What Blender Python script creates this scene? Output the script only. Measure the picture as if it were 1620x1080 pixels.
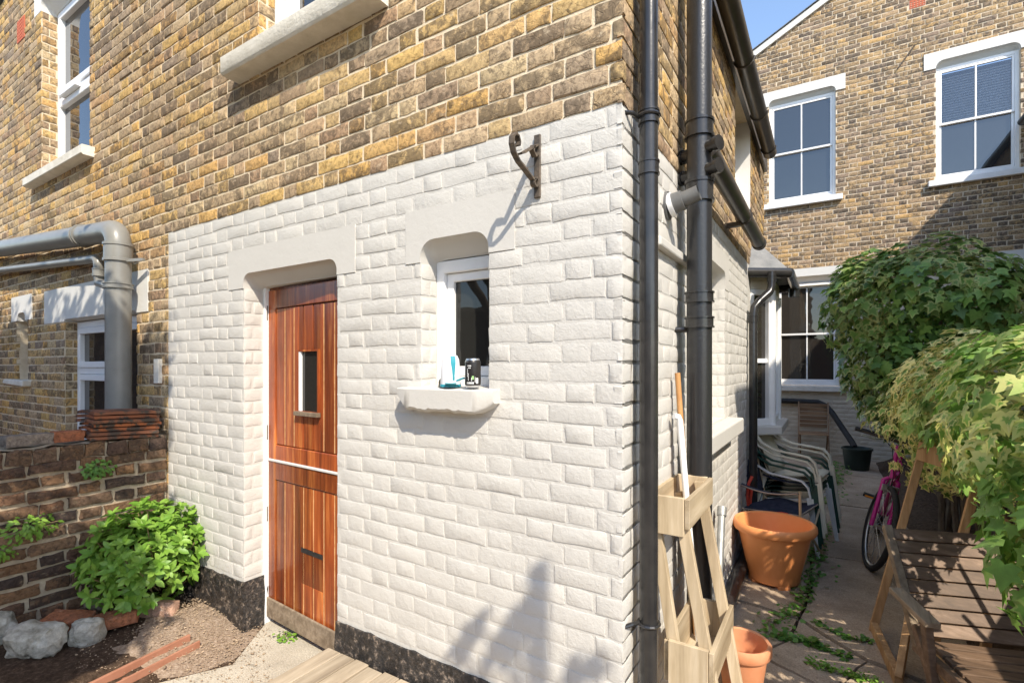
import bpy, bmesh, math, random
import numpy as np
from mathutils import Vector, Matrix, noise
from mathutils.geometry import tessellate_polygon

for _o in list(bpy.data.objects):
    bpy.data.objects.remove(_o)
SC = bpy.context.scene
COL = SC.collection
R = math.radians
random.seed(7)

# ------------------------------------------------------------------ camera
# house frame: origin at the near corner of the white house, +X along its door wall to the right, +Y down the alley
F_PX, CX, HY = 797.0, 810.0, 579.0
YAW = math.atan((1310.0 - CX) / F_PX)
CAM = Vector((0.6064, -1.6855, 1.57))
cam = bpy.data.objects.new('camera', bpy.data.cameras.new('camera'))
COL.objects.link(cam)
cam.location = CAM
cam.rotation_euler = (R(90), 0, YAW)
cam.data.sensor_width = 36.0
cam.data.lens = F_PX / 1620.0 * 36.0
cam.data.shift_y = (HY - 540.0) / 1620.0
cam.data.clip_start = 0.05
cam.data.clip_end = 2000
SC.camera = cam

# ------------------------------------------------------------------ sky, sun, exposure
SUN = Vector((0.55, -0.46, 0.70)).normalized()
SC.world = bpy.data.worlds.new('World')
SC.world.use_nodes = True
_nt = SC.world.node_tree
_sky = _nt.nodes.new('ShaderNodeTexSky')
_sky.sky_type = 'NISHITA'
_sky.sun_disc = False
_sky.sun_elevation = math.asin(SUN.z)
_sky.sun_rotation = math.atan2(SUN.x, SUN.y)
_sky.air_density = 1.0
_sky.dust_density = 0.6
_nt.links.new(_sky.outputs[0], _nt.nodes['Background'].inputs[0])
_nt.nodes['Background'].inputs[1].default_value = 0.15
sun = bpy.data.objects.new('sun', bpy.data.lights.new('sun', 'SUN'))
COL.objects.link(sun)
sun.data.energy = 3.0
sun.data.angle = R(0.6)
sun.data.color = (1.0, 0.915, 0.775)
sun.rotation_euler = (-SUN).to_track_quat('-Z', 'Y').to_euler()
sun.location = SUN * 30
SC.view_settings.view_transform = 'Standard'
SC.view_settings.look = 'None'
SC.view_settings.gamma = 1.0
SC.view_settings.use_curve_mapping = False
SC.view_settings.exposure = 1.18

# ------------------------------------------------------------------ pixel helpers
_c, _s = math.cos(YAW), math.sin(YAW)
RT, FW = Vector((_c, _s, 0)), Vector((-_s, _c, 0))
def ray(px, py):
    return RT * ((px - CX) / F_PX) + FW + Vector((0, 0, (HY - py) / F_PX))
def onY(px, py, y):
    r = ray(px, py); return CAM + r * ((y - CAM.y) / r.y)
def onX(px, py, x):
    r = ray(px, py); return CAM + r * ((x - CAM.x) / r.x)
def onZ(px, py, z=0.0):
    r = ray(px, py); return CAM + r * ((z - CAM.z) / r.z)
def atD(px, py, d):
    return CAM + ray(px, py) * d
def proj(p):
    v = Vector(p) - CAM
    d = v.dot(FW)
    if d < 0.05:
        return (-9999, -9999, d)
    return (CX + F_PX * v.dot(RT) / d, HY - F_PX * v.z / d, d)

# ------------------------------------------------------------------ object helpers
WM = {}
def wmat(o):
    return WM.get(o.name, Matrix.Identity(4))
def setpar(o, p):
    if p is not None:
        o.parent = p
        o.matrix_parent_inverse = wmat(p).inverted()
def tag(o, label=None, cat=None, group=None, kind=None):
    if label: o['label'] = label
    if cat: o['category'] = cat
    if group: o['group'] = group
    if kind: o['kind'] = kind
    return o
def thing(name, loc, label, cat, group=None):
    o = bpy.data.objects.new(name, None)
    o.empty_display_size = 0.1
    COL.objects.link(o)
    o.location = loc
    WM[o.name] = Matrix.Translation(Vector(loc))
    return tag(o, label, cat, group)

class MB:
    """collects shapes (in the frame of matrix M) and links them as one mesh"""
    def __init__(self, M=None):
        self.M = M or Matrix.Identity(4); self.v = []; self.f = []; self.att = {}
    def add(self, vs, fs):
        n = len(self.v)
        self.v += [Vector(q) for q in vs]
        self.f += [[i + n for i in q] for q in fs]
        return self
    def box(self, a, b):
        x0, y0, z0 = a; x1, y1, z1 = b
        return self.add([(x0,y0,z0),(x1,y0,z0),(x1,y1,z0),(x0,y1,z0),(x0,y0,z1),(x1,y0,z1),(x1,y1,z1),(x0,y1,z1)],
                        [(0,3,2,1),(4,5,6,7),(0,1,5,4),(1,2,6,5),(2,3,7,6),(3,0,4,7)])
    def bar(self, p, q, w, d, up=(0,0,1)):
        p, q = Vector(p), Vector(q)
        t = (q - p).normalized(); u = Vector(up)
        s = t.cross(u)
        if s.length < 1e-4: s = t.cross(Vector((1,0,0)))
        s.normalize(); u = s.cross(t).normalized()
        s *= w / 2; u *= d / 2
        vs = [p-s-u, p+s-u, p+s+u, p-s+u, q-s-u, q+s-u, q+s+u, q-s+u]
        return self.add(vs, [(0,1,2,3),(7,6,5,4),(0,4,5,1),(1,5,6,2),(2,6,7,3),(3,7,4,0)])
    def tube(self, pts, r, seg=12, cap=True):
        pts = [Vector(p) for p in pts]
        rs = r if isinstance(r, (list, tuple)) else [r] * len(pts)
        n0 = len(self.v); nrm = None
        for i, p in enumerate(pts):
            a = pts[max(i-1,0)]; b = pts[min(i+1,len(pts)-1)]
            t = (b - a).normalized()
            if nrm is None:
                nrm = t.cross(Vector((0,0,1)) if abs(t.z) < .9 else Vector((1,0,0))).normalized()
            else:
                nrm = (nrm - t * nrm.dot(t))
                nrm = nrm.normalized() if nrm.length > 1e-6 else t.orthogonal().normalized()
            bi = t.cross(nrm)
            for k in range(seg):
                an = 2*math.pi*k/seg
                self.v.append(p + (nrm*math.cos(an) + bi*math.sin(an)) * rs[i])
        for i in range(len(pts)-1):
            for k in range(seg):
                a = n0+i*seg+k; b = n0+i*seg+(k+1)%seg
                self.f.append([a, b, b+seg, a+seg])
        if cap:
            self.f.append([n0+k for k in reversed(range(seg))])
            e = n0+(len(pts)-1)*seg
            self.f.append([e+k for k in range(seg)])
        return self
    def lathe(self, prof, c=(0,0,0), seg=32, closed=False):
        n0 = len(self.v); c = Vector(c)
        for r, z in prof:
            for k in range(seg):
                a = 2*math.pi*k/seg
                self.v.append(c + Vector((r*math.cos(a), r*math.sin(a), z)))
        m = len(prof)
        for i in range(m if closed else m-1):
            j = (i+1) % m
            for k in range(seg):
                k2 = (k+1)%seg
                self.f.append([n0+i*seg+k, n0+i*seg+k2, n0+j*seg+k2, n0+j*seg+k])
        if not closed:
            self.f.append([n0+k for k in reversed(range(seg))])
            self.f.append([n0+(m-1)*seg+k for k in range(seg)])
        return self
    def prism(self, outer, holes, y0, y1):
        """polygon in local x,z with holes, from y0 (front) to y1 (back)"""
        loops = [list(outer)] + [list(h) for h in holes]
        tris = tessellate_polygon([[Vector((x, z, 0)) for x, z in l] for l in loops])
        flat = [p for l in loops for p in l]
        n = len(flat)
        vs = [(x, y0, z) for x, z in flat] + [(x, y1, z) for x, z in flat]
        fs = []
        for t in tris:
            a, b, c = [flat[i] for i in t]
            ar = (b[0]-a[0])*(c[1]-a[1]) - (c[0]-a[0])*(b[1]-a[1])
            t = list(t) if ar > 0 else list(reversed(t))
            fs.append(t); fs.append([i+n for i in reversed(t)])
        k = 0
        for l in loops:
            m = len(l)
            for i in range(m):
                a, b = k+i, k+(i+1)%m
                fs.append([a, a+n, b+n, b])
            k += m
        return self.add(vs, fs)
    def build(self, name, mat, parent=None, smooth=False, bevel=0.0, fix=True, sub=0, angle=40):
        me = bpy.data.meshes.new(name)
        me.from_pydata([self.M @ p for p in self.v], [], self.f)
        if fix:
            bm = bmesh.new(); bm.from_mesh(me)
            bmesh.ops.recalc_face_normals(bm, faces=bm.faces)
            bm.to_mesh(me); bm.free()
        me.materials.append(mat)
        o = bpy.data.objects.new(name, me)
        COL.objects.link(o)
        setpar(o, parent)
        if bevel:
            b = o.modifiers.new('bevel', 'BEVEL'); b.width = bevel; b.segments = 2; b.limit_method = 'ANGLE'; b.angle_limit = R(35)
        if sub:
            s_ = o.modifiers.new('sub', 'SUBSURF'); s_.levels = sub; s_.render_levels = sub
        if smooth:
            me.polygons.foreach_set('use_smooth', [True]*len(me.polygons))
            if angle < 180:
                try: me.set_sharp_from_angle(angle=R(angle))
                except Exception: pass
        return o

def rough_solid(name, mat, parent, size, loc, seed, rz=0, rot=(0,0), amp=0.16, box=False, sub=3, freq=2.2):
    """an irregular stone or worn brick"""
    bm = bmesh.new()
    if box:
        bmesh.ops.create_cube(bm, size=2)
        bmesh.ops.subdivide_edges(bm, edges=bm.edges, cuts=5, use_grid_fill=True)
    else:
        bmesh.ops.create_icosphere(bm, subdivisions=sub+1, radius=1.0)
    off = Vector((seed*3.1, seed*1.7, seed*0.9))
    for v in bm.verts:
        p = v.co.copy()
        if box:
            e = sorted([abs(p.x), abs(p.y), abs(p.z)])
            if e[1] > .98: p *= 0.955 + 0.03*noise.noise(p*4+off)
        else:
            p = Vector([math.copysign(abs(c)**0.72, c) for c in p])
        d = noise.noise(p*freq*0.5+off)*amp + noise.noise(p*freq+off)*amp*.55 + noise.noise(p*freq*2.7+off)*amp*.3 + noise.noise(p*freq*6+off)*amp*.14
        v.co = p*(1+d)
    me = bpy.data.meshes.new(name)
    M = Matrix.Translation(Vector(loc)) @ Matrix.Rotation(rz,4,'Z') @ Matrix.Rotation(rot[0],4,'X') @ Matrix.Rotation(rot[1],4,'Y') @ Matrix.Diagonal((size[0]/2,size[1]/2,size[2]/2,1))
    bm.transform(M); bm.to_mesh(me); bm.free()
    me.polygons.foreach_set('use_smooth', [True]*len(me.polygons))
    try: me.set_sharp_from_angle(angle=R(38))
    except Exception: pass
    me.materials.append(mat)
    o = bpy.data.objects.new(name, me); COL.objects.link(o); setpar(o, parent)
    return o
# ------------------------------------------------------------------ materials
class NT:
    def __init__(self, name):
        self.m = bpy.data.materials.new(name); self.m.use_nodes = True
        self.t = self.m.node_tree; self.n = self.t.nodes
        self.b = self.n['Principled BSDF']
        g = self.n.new('ShaderNodeNewGeometry'); self.pos = g.outputs['Position']
    def link(self, a, b): self.t.links.new(a, b)
    def new(self, ty, **k):
        q = self.n.new(ty)
        for a, v in k.items(): setattr(q, a, v)
        return q
    def noise(self, scale, detail=4, rough=.55, vec=None, stretch=None, dist=0):
        v = vec or self.pos
        if stretch:
            mp = self.new('ShaderNodeMapping'); self.link(v, mp.inputs[0]); mp.inputs['Scale'].default_value = stretch; v = mp.outputs[0]
        q = self.new('ShaderNodeTexNoise'); self.link(v, q.inputs['Vector'])
        q.inputs['Scale'].default_value = scale; q.inputs['Detail'].default_value = detail; q.inputs['Roughness'].default_value = rough
        q.inputs['Distortion'].default_value = dist
        return q.outputs['Fac']
    def ramp(self, fac, stops, interp='LINEAR'):
        q = self.new('ShaderNodeValToRGB'); q.color_ramp.interpolation = interp
        e = q.color_ramp.elements
        while len(e) < len(stops): e.new(0.5)
        for i, (p, c) in enumerate(stops):
            e[i].position = p; e[i].color = (*c, 1) if len(c) == 3 else c
        self.link(fac, q.inputs[0]); return q.outputs[0]
    def mix(self, fac, a, b, mode='MIX'):
        q = self.new('ShaderNodeMix', data_type='RGBA', blend_type=mode)
        for s_, x in ((0, fac), (6, a), (7, b)):
            if isinstance(x, (int, float)): q.inputs[s_].default_value = x
            elif isinstance(x, tuple): q.inputs[s_].default_value = (*x, 1)
            else: self.link(x, q.inputs[s_])
        return q.outputs[2]
    def math(self, op, a, b=0.0, c=None):
        q = self.new('ShaderNodeMath', operation=op)
        for i, x in enumerate((a, b) if c is None else (a, b, c)):
            if isinstance(x, (int, float)): q.inputs[i].default_value = x
            else: self.link(x, q.inputs[i])
        return q.outputs[0]
    def attr(self, name):
        q = self.new('ShaderNodeAttribute', attribute_name=name); return q.outputs['Fac']
    def rnd(self):
        oi = self.new('ShaderNodeObjectInfo')
        return self.math('FRACT', self.math('ADD', self.attr('rnd'), oi.outputs['Random']))
    def bump(self, h, dist, strength=1.0, prev=None):
        q = self.new('ShaderNodeBump'); self.link(h, q.inputs['Height'])
        q.inputs['Distance'].default_value = dist; q.inputs['Strength'].default_value = strength
        if prev is not None: self.link(prev, q.inputs['Normal'])
        return q.outputs[0]
    def out(self, col=None, rough=.8, nrm=None, spec=None, metal=None):
        b = self.b
        if col is not None:
            if isinstance(col, tuple): b.inputs['Base Color'].default_value = (*col, 1)
            else: self.link(col, b.inputs['Base Color'])
        if isinstance(rough, (int, float)): b.inputs['Roughness'].default_value = rough
        else: self.link(rough, b.inputs['Roughness'])
        if nrm is not None: self.link(nrm, b.inputs['Normal'])
        if spec is not None: b.inputs['Specular IOR Level'].default_value = spec
        if metal is not None: b.inputs['Metallic'].default_value = metal
        return self.m

def pm(name, a, b, scale=8, rough=.75, bump=.002, bscale=60, stretch=None, spec=.4, metal=0.0, mid=None, rv=0.0):
    """two-tone noise material with fine relief"""
    k = NT(name)
    n = k.noise(scale, 5, .6, stretch=stretch)
    st = [(.3, a), (.7, b)] if mid is None else [(.28, a), (.5, mid), (.72, b)]
    col = k.ramp(n, st)
    if rv:
        col = k.mix(1.0, col, k.ramp(k.rnd(), [(0, (1-rv,)*3), (1, (1+rv*.6,)*3)]), 'MULTIPLY')
    nb = k.noise(bscale, 4, .6, stretch=stretch)
    return k.out(col, rough, k.bump(nb, bump) if bump else None, spec, metal)

def brick_mat(name, stops, soot=.55, sootcol=(.075,.062,.05), bump=.004, pale=(.55,.43,.27), palef=.25):
    k = NT(name)
    r = k.rnd()
    col = k.ramp(r, stops)
    r2 = k.math('FRACT', k.math('MULTIPLY', r, 17.3))
    # within-brick mottling, soot with a shape of its own, pale chips
    n1 = k.noise(19, 7, .72, dist=.5)
    n2 = k.noise(48, 6, .7)
    mott = k.ramp(n2, [(.34, (.58,.53,.48)), (.5, (1.06,1.02,.97)), (.66, (1.40,1.32,1.20))])
    col = k.mix(1.0, col, mott, 'MULTIPLY')
    th = k.math('ADD', n1, k.math('MULTIPLY', k.math('SUBTRACT', r2, .5), .22))
    sm = k.ramp(th, [(.49, (0,0,0)), (.585, (1,1,1))])
    col = k.mix(k.math('MULTIPLY', sm, soot), col, sootcol)
    n3 = k.noise(22, 5, .6, stretch=(1, 1, 1.6))
    pf = k.ramp(n3, [(.6, (0,0,0)), (.72, (1,1,1))])
    col = k.mix(k.math('MULTIPLY', pf, palef), col, pale)
    b1 = k.bump(n2, bump)
    b2 = k.bump(k.noise(150, 4, .7), bump*.5, prev=b1)
    vor = k.new('ShaderNodeTexVoronoi', feature='DISTANCE_TO_EDGE'); k.link(k.pos, vor.inputs['Vector']); vor.inputs['Scale'].default_value = 26
    crack = k.ramp(vor.outputs['Distance'], [(.0, (0,0,0)), (.035, (1,1,1))])
    b3 = k.bump(crack, bump*.35, prev=b2)
    return k.out(col, .9, b3, .2)

def paint_mat(name, base, dark, bump=.003, rough=.6):
    k = NT(name)
    n = k.noise(3.0, 5, .6)
    col = k.ramp(n, [(.3, tuple(c*.95 for c in base)), (.7, base)])
    # scuffs and chips showing the brick
    sp = k.ramp(k.noise(30, 6, .7, dist=.6), [(.73, (0,0,0)), (.76, (1,1,1))])
    col = k.mix(k.math('MULTIPLY', sp, .65), col, dark)
    n2 = k.noise(45, 6, .68, dist=.3); n3 = k.noise(170, 3, .6)
    b = k.bump(k.noise(13, 4, .6, dist=.4), bump*1.7); b = k.bump(n2, bump*1.1, prev=b); b = k.bump(n3, bump*.35, prev=b)
    vor = k.new('ShaderNodeTexVoronoi', feature='DISTANCE_TO_EDGE'); k.link(k.pos, vor.inputs['Vector']); vor.inputs['Scale'].default_value = 11
    crack = k.ramp(vor.outputs['Distance'], [(.0, (0,0,0)), (.02, (1,1,1))])
    b = k.bump(crack, bump*.4, .25, prev=b)
    return k.out(col, rough, b, .3)

M = {}
M['brick'] = brick_mat('stock_brick', [(0,(.42,.315,.175)), (.13,(.50,.345,.14)), (.26,(.38,.29,.185)), (.38,(.29,.215,.15)), (.5,(.48,.38,.235)), (.62,(.36,.245,.16)), (.74,(.52,.33,.12)), (.86,(.43,.33,.215)), (1,(.24,.19,.145))], soot=.68, palef=.5, pale=(.62,.50,.35), sootcol=(.10,.075,.052))
M['brick_far'] = brick_mat('stock_brick_far', [(0,(.37,.26,.145)), (.2,(.27,.20,.13)), (.4,(.42,.30,.165)), (.55,(.22,.17,.125)), (.7,(.45,.30,.14)), (.85,(.35,.26,.18)), (1,(.20,.155,.125))], soot=.8, palef=.5, sootcol=(.085,.07,.058))
M['brick_old'] = brick_mat('old_dark_brick', [(0,(.085,.055,.042)), (.2,(.16,.09,.055)), (.4,(.055,.042,.038)), (.6,(.19,.11,.06)), (.8,(.11,.075,.055)), (1,(.24,.15,.09))], soot=.6, sootcol=(.035,.03,.028), bump=.006, palef=.3, pale=(.42,.33,.22))
M['brick_red'] = brick_mat('loose_red_brick', [(0,(.34,.12,.06)), (1,(.42,.18,.09))], soot=.3, bump=.005, pale=(.55,.36,.26), palef=.5)
M['brick_pink'] = brick_mat('pale_pink_brick', [(0,(.55,.34,.25)), (1,(.58,.40,.30))], soot=.12, bump=.005, pale=(.72,.62,.52), palef=.6)
M['brick_grey'] = brick_mat('grey_brick', [(0,(.22,.19,.165)), (1,(.27,.23,.20))], soot=.3, bump=.005, palef=.3)
M['mortar'] = pm('mortar', (.60,.49,.34), (.74,.63,.47), 14, .95, .004, 120, spec=.1)
M['mortar_old'] = pm('old_mortar', (.34,.27,.19), (.50,.41,.29), 16, .95, .006, 90, spec=.1)
M['mortar_far'] = pm('far_mortar', (.58,.47,.34), (.70,.60,.46), 10, .95, .003, 100, spec=.1)
M['paint'] = paint_mat('white_masonry_paint', (.555,.53,.485), (.36,.30,.24), .0024)
M['paint_smooth'] = paint_mat('white_painted_stone', (.555,.53,.485), (.42,.37,.31), .0010)
M['paint_cream'] = paint_mat('cream_masonry_paint', (.62,.54,.42), (.40,.32,.24), .003)
M['paint_white2'] = paint_mat('white_lintel_paint', (.66,.645,.61), (.5,.46,.4), .001)
M['soffit'] = M['paint_smooth']
M['plinth'] = (lambda k: k.out(k.ramp(k.noise(35, 6, .7), [(.42, (.018,.016,.015)), (.56, (.055,.045,.038)), (.64, (.26,.205,.16))]), k.ramp(k.noise(18), [(.4,(.28,)*3), (.65,(.7,)*3)]), k.bump(k.noise(55, 6, .7), .012), .5))(NT('black_bitumen_paint'))
M['upvc'] = pm('white_upvc', (.80,.81,.82), (.84,.845,.85), 4, .25, 0, spec=.5)
M['white_wood'] = pm('white_gloss_wood', (.76,.75,.73), (.83,.82,.80), 6, .35, .0008, 40, spec=.5)
M['stone_sill'] = pm('painted_stone_sill', (.58,.55,.48), (.74,.71,.64), 9, .8, .004, 50, spec=.2)
def glass_mat(name, base, ior=1.9, rough=.015, wob=.0012):
    k = NT(name)
    nb = k.bump(k.noise(3.5, 2, .5), wob)
    k.b.inputs['IOR'].default_value = ior
    return k.out(base, rough, nb, .5)
M['glass'] = glass_mat('window_glass', (.018,.021,.024), 2.0)
M['glass_plain'] = glass_mat('plain_window_glass', (.02,.02,.018), 1.5)
M['glass_brown'] = glass_mat('dim_window_glass', (.03,.026,.022), 1.7)
def clear_glass(name, tint=(.85,.87,.9), refl=.05):
    k = NT(name)
    tr = k.new('ShaderNodeBsdfTransparent'); tr.inputs[0].default_value = (*tint, 1)
    gl = k.new('ShaderNodeBsdfGlossy'); gl.inputs['Roughness'].default_value = .02
    fr = k.new('ShaderNodeFresnel'); fr.inputs[0].default_value = 1.5
    fac = k.math('ADD', fr.outputs[0], refl, None)
    mx = k.new('ShaderNodeMixShader'); k.link(fac, mx.inputs[0]); k.link(tr.outputs[0], mx.inputs[1]); k.link(gl.outputs[0], mx.inputs[2])
    k.link(mx.outputs[0], k.n['Material Output'].inputs[0])
    return k.m
M['glass_clear'] = clear_glass('clear_window_glass')
M['room'] = pm('dim_room', (.05,.045,.04), (.10,.09,.08), 2, .9, 0)
def wood_mat(name, a, b, c, rough=.5, grain=30, bump=.0015, spec=.4, axis='z', rv=.25):
    k = NT(name)
    st = {'z': (1,1,.06), 'x': (.06,1,1), 'y': (1,.06,1)}[axis]
    g = k.noise(grain, 6, .65, stretch=st, dist=.3)
    col = k.ramp(g, [(.3, a), (.52, b), (.72, c)])
    col = k.mix(1.0, col, k.ramp(k.rnd(), [(0, (1-rv,)*3), (1, (1+rv,)*3)]), 'MULTIPLY')
    w = k.ramp(k.noise(5, 5, .6, stretch=tuple(s_*2+.2 if s_ < 1 else 1 for s_ in st)), [(.35, (.7,.68,.66)), (.65, (1.1,1.1,1.1))])
    col = k.mix(.8, col, w, 'MULTIPLY')
    return k.out(col, rough, k.bump(k.noise(grain*2, 5, .6, stretch=st), bump), spec)
M['door'] = wood_mat('varnished_red_wood', (.13,.028,.010), (.30,.068,.018), (.58,.20,.05), .25, 26, .0012, .5, 'z', .38)
M['door_groove'] = pm('worn_groove', (.50,.23,.08), (.72,.44,.20), 30, .7, .001)
M['wood_grey'] = wood_mat('weathered_plank', (.30,.235,.165), (.47,.38,.27), (.60,.50,.37), .85, 24, .003, .15, 'y', .2)
M['wood_pale'] = wood_mat('raw_softwood', (.34,.26,.16), (.48,.38,.25), (.58,.48,.34), .75, 22, .0015, .2, 'z', .18)
M['wood_palex'] = wood_mat('raw_softwood_board', (.34,.26,.16), (.48,.38,.25), (.58,.48,.34), .75, 22, .0015, .2, 'y', .18)
M['wood_dark'] = wood_mat('dark_teak_slat', (.085,.053,.034), (.16,.10,.062), (.26,.175,.12), .6, 28, .0015, .35, 'x', .22)
M['wood_orange'] = wood_mat('orange_stained_wood', (.36,.19,.08), (.54,.32,.15), (.66,.44,.24), .6, 24, .0015, .3, 'z', .18)
M['wood_chair'] = wood_mat('brown_oiled_wood', (.16,.09,.045), (.27,.165,.09), (.36,.235,.14), .6, 26, .0012, .3, 'x', .15)
M['wood_arm'] = wood_mat('weathered_arm', (.17,.125,.085), (.28,.215,.15), (.38,.30,.22), .75, 30, .002, .2, 'y', .15)
M['wood_stick'] = pm('broom_handle_wood', (.42,.20,.07), (.52,.28,.11), 20, .5, 0)
M['pipe_black'] = pm('black_plastic_pipe', (.016,.016,.017), (.035,.033,.031), 9, .22, .0006, 25, spec=.5)
M['pipe_iron'] = (lambda k: k.out(k.ramp(k.noise(60, 5, .7, stretch=(1,1,.5)), [(.6,(.022,.022,.023)), (.74,(.045,.043,.04)), (.8,(.30,.29,.27))]), .3, k.bump(k.noise(80, 3), .001), .5))(NT('painted_iron_pipe'))
M['pipe_grey'] = pm('grey_plastic_pipe', (.20,.195,.18), (.25,.245,.225), 7, .35, .0004, 30, spec=.5)
M['pipe_dgrey'] = pm('dark_grey_plastic', (.10,.10,.10), (.15,.15,.145), 7, .4, .0004, 30)
M['gutter'] = pm('brown_black_gutter', (.028,.024,.02), (.055,.045,.036), 8, .3, .0008, 25, spec=.5)
M['galv'] = pm('galvanised_steel', (.28,.28,.27), (.40,.40,.385), 25, .5, .001, 60, metal=.6)
M['iron'] = pm('rusty_wrought_iron', (.05,.045,.04), (.16,.12,.085), 45, .65, .0015, 110, metal=.3)
M['terracotta'] = pm('orange_plastic_pot', (.72,.27,.09), (.78,.31,.115), 5, .45, .0006, 60, spec=.35)
M['terracotta2'] = pm('weathered_terracotta_pot', (.56,.22,.10), (.64,.30,.16), 8, .75, .001, 70, spec=.25)
M['clay_tile'] = (lambda k: k.out(k.mix(k.ramp(k.noise(17, 5, .6), [(.47,(0,0,0)), (.57,(1,1,1))]), k.ramp(k.rnd(), [(0,(.40,.13,.05)), (.5,(.16,.07,.045)), (1,(.30,.12,.06))]), (.07,.055,.045)), .9, k.bump(k.noise(90, 5, .7), .003), .15))(NT('old_clay_tile'))
M['slate'] = pm('roof_slate', (.075,.078,.082), (.15,.15,.15), 12, .65, .003, 50, spec=.35, rv=.2)
M['lead'] = pm('roof_felt_lead', (.13,.135,.14), (.22,.22,.22), 10, .6, .004, 60)
M['verge'] = pm('white_verge_mortar', (.55,.53,.49), (.70,.68,.63), 12, .9, .004, 60)
M['rock'] = (lambda k: k.out(k.ramp(k.noise(16, 7, .7), [(.3,(.20,.18,.14)), (.44,(.46,.43,.35)), (.6,(.68,.65,.56)), (.75,(.80,.78,.70))]), .95, k.bump(k.noise(34, 8, .78), .022), .1))(NT('pale_limestone'))
M['rock_brown'] = (lambda k: k.out(k.ramp(k.noise(18, 7, .7), [(.3,(.09,.075,.05)), (.5,(.27,.22,.15)), (.68,(.52,.45,.34))]), .95, k.bump(k.noise(46, 7, .75), .014), .1))(NT('brown_tufa_stone'))
M['soil'] = (lambda k: k.out(k.ramp(k.noise(40, 7, .75), [(.3,(.035,.022,.015)), (.55,(.115,.075,.05)), (.72,(.24,.165,.115))]), .95, k.bump(k.noise(70, 7, .75), .02), .1))(NT('dark_garden_soil'))
def concrete_mat(name, a, b, c, crack=True):
    k = NT(name)
    col = k.ramp(k.noise(2.2, 7, .65), [(.3, a), (.5, b), (.7, c)])
    g = k.ramp(k.noise(130, 4, .7), [(.35, (.72,.70,.68)), (.65, (1.22,1.22,1.2))])
    col = k.mix(1.0, col, g, 'MULTIPLY')
    sp = k.ramp(k.noise(11, 6, .7, dist=.5), [(.58, (0,0,0)), (.7, (1,1,1))])
    col = k.mix(k.math('MULTIPLY', sp, .5), col, tuple(x*.45 for x in a))
    return k.out(col, .92, k.bump(k.noise(90, 6, .7), .004), .15)
M['concrete'] = concrete_mat('alley_concrete', (.27,.205,.145), (.40,.305,.22), (.50,.40,.30))
M['concrete_yard'] = concrete_mat('yard_concrete', (.34,.30,.24), (.47,.42,.34), (.56,.51,.42))
M['ground'] = concrete_mat('worn_ground', (.15,.115,.08), (.24,.185,.135), (.32,.26,.195))
M['sand'] = (lambda k: k.out(k.ramp(k.noise(70, 7, .8), [(.3,(.16,.105,.07)), (.5,(.36,.265,.19)), (.7,(.56,.45,.35))]), .95, k.bump(k.noise(60, 7, .8), .012), .1))(NT('dry_crumbly_earth'))
M['plastic_brown'] = pm('brown_plastic_edging', (.33,.145,.085), (.42,.20,.125), 9, .55, .0006, 40)
M['plastic_cream'] = pm('cream_plastic', (.60,.55,.42), (.68,.63,.50), 6, .45, .0004, 40)
M['plastic_white'] = pm('white_plastic', (.66,.65,.61), (.74,.73,.69), 6, .4, .0004, 40)
M['plastic_green'] = pm('dark_green_plastic', (.012,.045,.032), (.02,.065,.046), 6, .4, .0004, 40)
M['bucket'] = pm('dark_green_bucket', (.012,.022,.018), (.02,.034,.028), 6, .45, 0)
M['navy'] = pm('navy_canvas', (.022,.025,.042), (.05,.052,.075), 22, .85, .002, 140, spec=.15)
M['navy_trim'] = pm('worn_canvas_hem', (.24,.20,.16), (.36,.30,.25), 30, .9, .001, 120)
M['tan_tube'] = pm('tan_metal_tube', (.40,.30,.18), (.48,.37,.23), 10, .45, 0)
M['red_strap'] = pm('red_strap', (.45,.05,.03), (.55,.07,.04), 10, .6, 0)
M['pink'] = pm('magenta_bicycle_paint', (.48,.012,.20), (.55,.02,.25), 10, .3, 0, spec=.5)
M['rubber'] = pm('black_rubber', (.014,.013,.013), (.03,.028,.026), 30, .7, .001, 90)
M['chrome'] = pm('bright_metal', (.5,.5,.5), (.6,.6,.6), 8, .28, 0, metal=.9)
M['orange_reflector'] = pm('orange_reflector', (.75,.22,.02), (.85,.30,.03), 8, .35, 0)
M['teal'] = pm('teal_plastic', (.02,.22,.27), (.03,.27,.33), 8, .35, 0)
M['white_gloss'] = pm('glossy_white_plastic', (.80,.80,.80), (.84,.84,.84), 5, .25, 0)
M['can_black'] = pm('matt_black_can', (.018,.016,.015), (.026,.023,.021), 5, .35, 0, metal=.2)
M['can_print'] = pm('white_can_print', (.7,.7,.68), (.75,.75,.73), 5, .5, 0)
M['can_green'] = pm('green_can_print', (.25,.48,.16), (.3,.52,.2), 5, .5, 0)
M['air_brick'] = pm('red_air_brick', (.42,.10,.05), (.52,.15,.08), 30, .85, .003, 80)
M['bark'] = pm('ivy_stem_bark', (.12,.085,.055), (.24,.18,.12), 30, .9, .004, 60, stretch=(1,1,.3))
M['twig'] = pm('thin_twig', (.20,.14,.07), (.30,.22,.11), 30, .9, .001, 60)
M['litter'] = pm('dry_litter', (.26,.18,.11), (.46,.35,.24), 60, .95, .002, 80, rv=.35)
M['wood_fence'] = wood_mat('old_fence_board', (.10,.075,.055), (.18,.135,.10), (.27,.21,.16), .85, 24, .002, .2, 'z', .2)

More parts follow.
